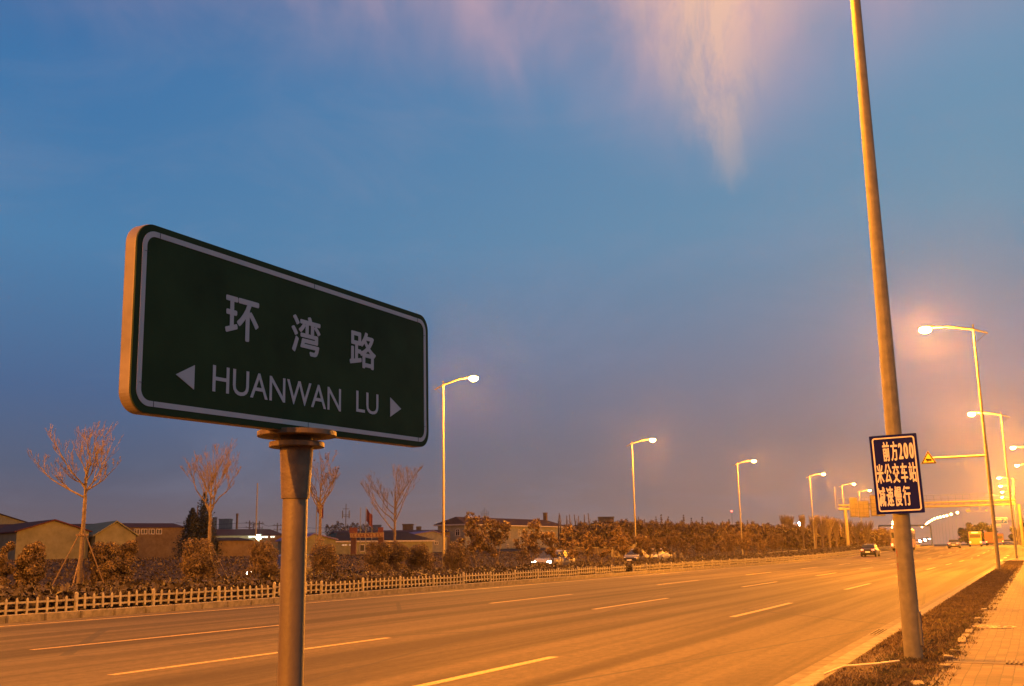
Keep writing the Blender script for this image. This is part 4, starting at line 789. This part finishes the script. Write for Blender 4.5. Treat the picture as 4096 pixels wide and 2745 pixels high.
def round_tree(px, p0, p1, wpx, d, label, n=6000, leaf=.35):
    A = at(px, p0, d); zt = Z(px, p1, d); z0 = GB-.3; w = wpx/2*d/F; h = zt-z0; r = empty('round_tree', (A.x, A.y, z0), label, 'tree'); C = []; Rr = []
    for i in range(40):
        a = random.random()*6.28; q = random.random()**.5; f = random.uniform(.25, .92); C.append((math.cos(a)*q*w*(.95-.5*abs(f-.5)), math.sin(a)*q*w*.7, h*f)); Rr.append(w*random.uniform(.16, .34))
    P, Nn = clumps(n, C, Rr, (1, 1, .9), .5); leaves_np('crown', P, Nn, leaf, LEAF_DARK, r); t = MB(); t.tube([(0, 0, 0), (0, 0, h*.6)], [.25, .12], 7); t.build('trunk', BARKD, r)
round_tree(3920, 2160, 2092, 120, 360, 'rounded hazy tree behind the red truck')
round_tree(3868, 2160, 2112, 70, 380, 'smaller hazy tree left of the rounded one behind the yellow bus')
round_tree(4085, 2160, 2112, 90, 300, 'dark rounded tree at the right edge beyond the lamps')
conifer(4095, 2160, 2070, 40, 420, 'tall hazy poplar at the right edge', LEAF_DARK, 1500, 'poplar', 2, .35)
# ---------------------------------------------------------------- walls and posts on the far side
def wallp(name, p0, p1, y0, y1, d, m_, label, cat):
    A = at(p0, y0, d); B = at(p1, y0, d); h1 = Z(p0, y1, d); h0 = -.1; uu_ = Vector((B.x-A.x, B.y-A.y, 0)); ln_ = uu_.length; uu_.normalize(); nn_ = Vector((uu_.y, -uu_.x, 0)); r = empty(name, (A.x, A.y, 0), label, cat); b = MB(); b.prism([(0, h0), (ln_, h0), (ln_, h1), (0, h1)], (0, 0, 0), tuple(uu_), (0, 0, 1), tuple(nn_), .25); b.build('wall', m_, r); b = MB(); b.prism([(-.05, h1), (ln_+.05, h1), (ln_+.05, h1+.12), (-.05, h1+.12)], tuple(nn_*-.05), tuple(uu_), (0, 0, 1), tuple(nn_), .35); b.build('coping', CONC, r)
wallp('boundary_wall', 2195, 2442, 2230, 2195, 128, mat('dark_wall', (.06, .05, .045), .9), 'low dark boundary wall right of the hip-roofed building', 'wall')
wallp('gate_wall', 2444, 2492, 2232, 2184, 124, CONC, 'pale wall panel behind the median trees, left of the parked cars', 'wall')
wallp('gate_wall', 2500, 2545, 2232, 2180, 124, CONC, 'pale wall panel directly behind the first parked car', 'wall')
for px, lb in ((2698, 'left'), (2727, 'right')):
    A = at(px, 2240, 112); b = MB(); b.tube([(0, 0, 0), (0, 0, .75), (0, 0, .95), (0, 0, 1.02)], [.2, .17, .12, .04], 12); o = b.build('stone_bollard', CONC2, smooth=True); o.location = (A.x, A.y, 0); tag(o, '%s pale stone bollard just right of the parked cars' % lb, 'bollard', 'stone bollards')
# ---------------------------------------------------------------- gantry over the road
gy = 204.0; gl, gr = -32.9, -2.6
gn = empty('sign_gantry', ((gl+gr)/2, gy, 0), 'steel sign gantry with railing spanning the whole road', 'gantry'); gx = (gl+gr)/2; hb = 8.25
for x in (gl+1.2, gr+.5):
    b = MB(); b.tube([(x-gx, 0, .3), (x-gx, 0, hb)], [.32, .28], 12); b.tube([(x-gx, 0, .6), (x-gx, 0, .75)], .6, 8); b.build('leg', GALV, gn, smooth=True)
for zz, yy in ((hb, 0), (hb+.75, .5)):
    b = MB(); b.tube([(gl-gx, yy, zz), (gr-gx, yy, zz)], .2, 10); b.build('beam', GALV, gn, smooth=True)
b = MB(); b.box((0, .25, hb+.32), (gr-gl, .9, .08)); [b.tube([(gl-gx+i*1.2, 0, hb+.1), (gl-gx+i*1.2+.6, .5, hb+.7)], .05, 5) for i in range(25)]; b.build('walkway', GALVD, gn)
b = MB(); b.tube([(gl-gx, -.2, hb+2.0), (gr-gx, -.2, hb+2.0)], .035, 5); b.tube([(gl-gx, -.2, hb+1.3), (gr-gx, -.2, hb+1.3)], .025, 5)
for i in range(26): x = gl-gx+(gr-gl)*i/25; b.tube([(x, -.2, hb+.3), (x, -.2, hb+2.0)], .03, 5)
b.build('railing', GALVD, gn)
BACK = mat('sign_back', (.085, .07, .045), .7, 0, .25, 2)
def signback(x0, x1, z0, z1):
    b = MB(); b.box(((x0+x1)/2-gx, -.32, (z0+z1)/2), (x1-x0, .06, z1-z0)); o = b.build('sign_panel', BACK, gn); b = MB()
    for i in range(int((x1-x0)/.9)+1): b.box((x0+.1+i*.9-gx, -.37, (z0+z1)/2), (.06, .05, z1-z0))
    for i in range(int((z1-z0)/.75)+1): b.box(((x0+x1)/2-gx, -.40, z0+.1+i*.75), (x1-x0, .03, .06))
    b.build('stiffeners', IRON, o)
def gxp(px): v = ray(px, 2040); return v.x/v.y*gy
def gzp(py): v = ray(3400, py); return CH+v.z/v.y*gy
signback(gxp(3401), gxp(3433), gzp(2069), gzp(1991)); signback(gxp(3434), gxp(3478), gzp(2072), gzp(2007)); signback(gxp(3484), gxp(3540), gzp(2068), gzp(1985))
b = MB(); b.tube([(gxp(3345)-gx, 0, hb), (gxp(3345)-gx, 0, gzp(1945))], .06, 6); b.build('lightning_rod', GALVD, gn)
for px in (3880, 3919):
    b = MB(); x = gxp(px)-gx; b.tube([(x, 0, hb), (x, 0, gzp(2060)+.2)], .05, 6); b.build('hanger', GALVD, gn)
b = MB(); b.tube([(gxp(3862)-gx, 0, gzp(2060)), (gxp(3950)-gx, 0, gzp(2060))], .035, 5); [b.box((gxp(px)-gx, -.15, gzp(2057)), (.35, .5, .35)) for px in (3868, 3877, 3946)]; b.build('camera_bar', GALVD, gn)
# second gantry further away
g2 = empty('distant_gantry', (at(3640, 2105, 420).x, at(3640, 2105, 420).y, 0), 'low distant gantry across the road beyond the large one', 'gantry'); c0 = at(3640, 2105, 420)
b = MB(); A = at(3515, 2104, 420)-Vector((c0.x, c0.y, 0)); B = at(3722, 2102, 420)-Vector((c0.x, c0.y, 0)); b.tube([A, B], .35, 8); b.build('beam', GALVD, g2)
for P in (A, B): b = MB(); b.tube([(P.x, P.y, 0), P], .3, 8); b.build('leg', GALVD, g2)
# blue direction sign beyond the lamps
d = 190; A = at(3974, 2098, d); bs = empty('direction_sign', (A.x, A.y, 0), 'blue-green roadside direction sign with white lettering and arrow, beyond the lamps', 'road sign'); wB = 48*d/F*1.1; zb_, zt_ = Z(3998, 2097, d), Z(3998, 2069, d)
TEAL = mat('sign_teal', (.012, .20, .55), .4, var=.08); WSG = mat('sign_pale', (.75, .75, .72), .5, var=.05)
b = MB(); b.prism(rrect(wB, zt_-zb_, .06, 3, wB/2, (zt_+zb_)/2), (0, 0, 0), (1, 0, 0), (0, 0, 1), (0, -1, 0), .06); pn = b.build('panel', TEAL, bs)
b = MB(); b.ring(rrect(wB-.05, zt_-zb_-.05, .06, 3, wB/2, (zt_+zb_)/2), rrect(wB-.2, zt_-zb_-.2, .05, 3, wB/2, (zt_+zb_)/2), (0, -.06, 0), (1, 0, 0), (0, 0, 1), (0, -1, 0), .01); b.build('border', WSG, pn)
text_mesh('lettering', '环湾路', WSG, pn, (.15*wB, zb_+.5*(zt_-zb_), .6*wB, zb_+.78*(zt_-zb_)), (0, -.065, 0), (1, 0, 0), (0, 0, 1), (0, -1, 0), fat=.02, depth=.02)
text_mesh('lettering', 'Huanwan Lu', WSG, pn, (.2*wB, zb_+.28*(zt_-zb_), .56*wB, zb_+.4*(zt_-zb_)), (0, -.065, 0), (1, 0, 0), (0, 0, 1), (0, -1, 0), fat=.02, depth=.02)
b = MB(); b.prism([(.66*wB, zb_+.3*(zt_-zb_)), (.72*wB, zb_+.25*(zt_-zb_)), (.84*wB, zb_+.5*(zt_-zb_)), (.9*wB, zb_+.45*(zt_-zb_)), (.9*wB, zb_+.75*(zt_-zb_)), (.74*wB, zb_+.68*(zt_-zb_)), (.78*wB, zb_+.6*(zt_-zb_))], (0, -.06, 0), (1, 0, 0), (0, 0, 1), (0, -1, 0), .012); b.build('arrow', WSG, pn)
b = MB(); z2_ = Z(3998, 2111, d); b.prism([(0.05*wB, z2_), (.52*wB, z2_), (.52*wB, zb_-.03), (.05*wB, zb_-.03)], (0, 0, 0), (1, 0, 0), (0, 0, 1), (0, -1, 0), .05); b.build('lower_panel', WSG, bs)
b = MB(); b.tube([(wB+.75, .1, 0), (wB+.75, .1, zt_+.3)], .12, 10); b.build('post', GALV, bs); b = MB(); [b.tube([(0, .1, z_), (wB+.75, .1, z_)], .05, 6) for z_ in (zb_+.35, zt_-.35)]; b.build('bracket', GALV, bs)
# ---------------------------------------------------------------- vehicles
def loft(mb, secs):
    """secs: list of (y, [(x,z)...]) closed rings with the same count"""
    n = len(secs[0][1]); V = [(x, y, z) for y, P in secs for x, z in P]; Fc = []
    for i in range(len(secs)-1):
        for k in range(n): k2 = (k+1) % n; Fc.append((i*n+k, (i+1)*n+k, (i+1)*n+k2, i*n+k2))
    Fc.append(tuple(range(n))); Fc.append(tuple((len(secs)-1)*n+k for k in range(n-1, -1, -1))); mb.add(V, Fc)
def car(paint, heads=0, tails=0, name='car'):
    """a saloon 4.5 m long, nose to +y"""
    r = empty(name, (0, 0, 0), '', 'car'); P = mat('paint_'+paint[0], paint[1], .4, 0, .05, coat=.3, spec=.3)
    def sec(y, w, z0, z1): return (y, [(-w*.92, z0), (w*.92, z0), (w, z0+.18), (w, z1-.16), (w*.9, z1), (-w*.9, z1), (-w, z1-.16), (-w, z0+.18)])
    b = MB(); loft(b, [sec(-2.25, .72, .38, .82), sec(-2.1, .84, .25, .95), sec(-1.2, .89, .2, .98), (0, sec(0, .9, .2, .95)[1]), sec(1.2, .89, .2, .92), sec(2.0, .84, .24, .78), sec(2.25, .68, .34, .62)]); b.build('body', P, r, smooth=True)
    def cab(y, w, z): return (y, [(-w, .9), (w, .9), (w*.84, z), (-w*.84, z)])
    b = MB(); loft(b, [(-1.75, [(-.72, .9), (.72, .9), (.7, .93), (-.7, .93)]), cab(-1.15, .8, 1.38), cab(-.1, .82, 1.44), cab(.45, .8, 1.36), (1.25, [(-.74, .88), (.74, .88), (.72, .91), (-.72, .91)])]); b.build('windows', GLASS, r)
    b = MB(); loft(b, [(-1.1, [(-.67, 1.37), (.67, 1.37), (.6, 1.41), (-.6, 1.41)]), (-.1, [(-.69, 1.43), (.69, 1.43), (.6, 1.475), (-.6, 1.475)]), (.42, [(-.67, 1.35), (.67, 1.35), (.6, 1.385), (-.6, 1.385)])]); b.build('roof_panel', P, r)
    for x in (-.8, .8):
        for y in (-1.35, 1.38):
            b = MB(); b.tube([(x-.1, y, .32), (x+.1, y, .32)], .32, 18); w_ = b.build('wheel', mat('tyre', (.02, .02, .02), .8), r); b = MB(); s = 1 if x > 0 else -1; b.tube([(x+s*.08, y, .32), (x+s*.108, y, .32)], .19, 12); b.build('rim', GALV, w_)
    for x in (-.6, .6):
        b = MB(); b.box((x, 2.14, .62), (.3, .16, .15)); b.build('headlight', emat('headlight_on', (1, .93, .75), 45) if heads else mat('lamp_lens', (.6, .6, .6), .2), r, bevel=.03)
        b = MB(); b.box((x, -2.2, .78), (.3, .1, .15)); b.build('tail_light', emat('tail_on', (1, .06, .02), 14) if tails else mat('tail_off', (.25, .02, .02), .3), r, bevel=.02)
    b = MB(); b.box((0, 2.26, .42), (.5, .02, .12)); b.box((0, -2.27, .55), (.5, .02, .13)); b.build('number_plate', WSG, r)
    if heads:
        for x in (-.6, .6):
            li = bpy.data.lights.new('headlight_beam', 'SPOT'); li.color = (1, .9, .7); li.energy = 350; li.spot_size = R(70); li.spot_blend = .8; li.shadow_soft_size = .1; lo = bpy.data.objects.new('headlight_beam', li); COL.objects.link(lo); lo.parent = r; lo.location = (x, 2.4, .62); lo.rotation_euler = (R(84), 0, R(0))
    if tails:
        li = bpy.data.lights.new('tail_glow', 'AREA'); li.shape = 'RECTANGLE'; li.size = 1.4; li.size_y = .2; li.color = (1, .08, .03); li.energy = 90; lo = bpy.data.objects.new('tail_glow', li); COL.objects.link(lo); lo.parent = r; lo.location = (0, -2.45, .75); lo.rotation_euler = (R(-75), 0, 0)
    return r
def place(o, x, y, face, label, group=None):
    o.location = (x+rx(y), y, rz(y)+.012); o.rotation_euler.z = face; o['label'] = label
    if group: o['group'] = group
place(car(('black', (.03, .03, .035))), -35.2, 97.5, math.pi, 'dark saloon parked on the far side, left of two, in front of the pale wall')
place(car(('grey', (.12, .12, .12))), -35.4, 104.5, math.pi, 'grey saloon parked on the far side, right of two, beside the stone bollards')
place(car(('bronze', (.05, .04, .03)), heads=1), -32.4, 40.5, math.pi, 'dark oncoming car with headlights on, seen between bushes right of the sign post')
place(car(('silver', (.12, .12, .12)), heads=1), -32.2, 71, math.pi, 'silver oncoming car with headlights on behind the small median trees')
place(car(('dark', (.02, .02, .025)), tails=1), -18.0, 132, 0, 'dark car driving away in the lane beside the picket fence, tail lights glowing')
place(car(('silver', (.12, .12, .12)), tails=1), -12.2, 188, 0, 'silver car driving away in a middle lane beyond the near lamp post, tail lights glowing')
for i, (px, py, dd_) in enumerate([(3592, 2152, 430), (3588, 2172, 330), (3664, 2168, 330), (3686, 2164, 360), (3705, 2158, 420)]):
    o = car(('white', (.5, .5, .5)), heads=0); [setattr(k.data, 'name', k.data.name) for k in kids(o)]
    for k in kids(o):
        if k.name.startswith('headlight'): k.data.materials[0] = emat('far_beam', (1, .88, .6), 90); k.scale = (1.6, 1, 1.6); k.location = (0, 0, -.25)
    A = at(px, py, dd_); o.location = (A.x, A.y, A.z-.62); o.rotation_euler.z = math.pi+R(14); o['label'] = '%s distant oncoming car with bright headlights, counted from the left' % ordn[i]; o['group'] = 'distant oncoming cars'
def coach(name, col, L_, Wd, Hh, label, loc, tails=True, rzv=0):
    r = empty(name, loc, label, 'bus', rz=rzv); P = mat('coach_'+name, col, .35, .1, .1)
    b = MB(); b.box((0, L_/2, .35+(Hh-.35)/2), (Wd, L_, Hh-.35)); b.build('body', P, r, bevel=.14)
    for s in (-1, 1):
        for i in range(6): w = (L_-1.2)/6; b = MB(); b.box((s*(Wd/2+.004), .6+w*(i+.5), Hh*.66), (.02, w-.12, Hh*.27)); b.build('side_window', GLASS, r)
    b = MB(); b.box((0, -.004, Hh*.7), (Wd*.82, .02, Hh*.25)); b.build('rear_window', GLASS, r); b = MB(); b.box((0, L_+.004, Hh*.6), (Wd*.9, .02, Hh*.42)); b.build('windscreen', GLASS, r)
    for s in (-1, 1):
        for y in (L_*.2, L_*.78): b = MB(); b.tube([(s*(Wd/2-.3), y, .48), (s*(Wd/2+.01), y, .48)], .48, 16); b.build('wheel', mat('tyre', (.02,)*3), r)
        b = MB(); b.box((s*(Wd/2-.25), -.02, .9), (.28, .06, .4)); b.build('tail_light', emat('tail_on', (1, .06, .02), 14), r)
        b = MB(); b.box((s*(Wd/2-.35), L_+.02, .7), (.35, .06, .2)); b.build('headlight', mat('lamp_lens', (.6,)*3), r)
    b = MB(); b.box((0, -.03, Hh-.22), (Wd*.5, .04, .16)); b.build('marker_lamp', emat('amber', (1, .5, .08), 5), r); return r
A = at(3905, 2196, 215); coach('yellow_bus', (.22, .15, .03), 10, 2.5, 3.1, 'yellow bus driving away in the middle lane, left of the red truck', (A.x, A.y, rz(A.y)+.02), rzv=R(3))
A = at(3440, 2200, 185); coach('pale_coach', (.14, .11, .08), 11.5, 2.55, 3.3, 'long pale coach in the far lane below the gantry signs', (-18.6+rx(168), 168, rz(168)+.02))
# red truck with a box body
A = at(3964, 2184, 262); tk = empty('red_truck', (A.x, A.y, rz(A.y)), 'red box truck with lit tail lights seen behind the second right lamp post', 'truck')
b = MB(); b.box((0, 3.5, 2.1), (2.5, 7, 2.6)); [b.box((x, -.03, 2.1), (.06, .05, 2.5)) for x in (-1.15, -.4, .4, 1.15)]; b.build('cargo_box', mat('truck_red', (.32, .06, .03), .5, 0, .2), tk); b = MB(); b.box((0, 8.3, 1.7), (2.4, 2, 2.5)); b.build('cab', mat('truck_red', (.3,)*3), tk, bevel=.1); b = MB(); b.box((0, 4, .65), (1.8, 9, .3)); b.build('chassis', IRON, tk)
for s in (-1, 1):
    for y in (1.2, 2.4, 8.2): b = MB(); b.tube([(s*.85, y, .5), (s*1.2, y, .5)], .5, 14); b.build('wheel', mat('tyre', (.02,)*3), tk)
    b = MB(); b.box((s*.95, -.06, .95), (.4, .08, .25)); b.build('tail_light', emat('tail_on', (1, .06, .02), 14), tk)
tk2 = empty('lorry', (at(4000, 2170, 330).x, at(4000, 2170, 330).y, rz(300)), 'orange lorry with a cab light on standing ahead of the red truck', 'truck'); b = MB(); b.box((0, 0, 2.2), (2.5, 3, 2.9)); b.build('cab', mat('lorry_orange', (.34, .12, .04), .5), tk2, bevel=.12); b = MB(); b.box((3.6, 2, 1.4), (5, 2.4, .5)); b.box((3.6, 2, .8), (5, 1.6, .3)); b.build('flatbed', IRON, tk2); b = MB(); b.box((0, -1.52, 2.5), (2.1, .03, 1.0)); b.build('windscreen', GLASS, tk2); b = MB(); b.box((-.9, -1.53, 1.2), (.3, .06, .25)); b.box((.9, -1.53, 1.2), (.3, .06, .25)); b.build('headlight', emat('amber', (1, .5, .08), 5), tk2)
for s in (-1, 1): b = MB(); b.tube([(s*.9, -.4, .5), (s*1.25, -.4, .5)], .5, 12); b.build('wheel', mat('tyre', (.02,)*3), tk2)
# ---------------------------------------------------------------- haze
import os
if not os.environ.get('NOHAZE'):
    M = bpy.data.materials.new('haze'); M.use_nodes = True; t = M.node_tree; t.nodes.clear(); vp = N(t, 'ShaderNodeVolumePrincipled'); vp.inputs['Density'].default_value = .00009; vp.inputs['Anisotropy'].default_value = .88; vp.inputs['Color'].default_value = (.92, .92, .94, 1); ou = N(t, 'ShaderNodeOutputMaterial'); L(t, vp.outputs[0], ou.inputs['Volume'])
    b = MB(); b.box((-150, 500, 15.0-1.2), (1300, 1300, 34)); o = b.build('haze', M); o['kind'] = 'stuff'
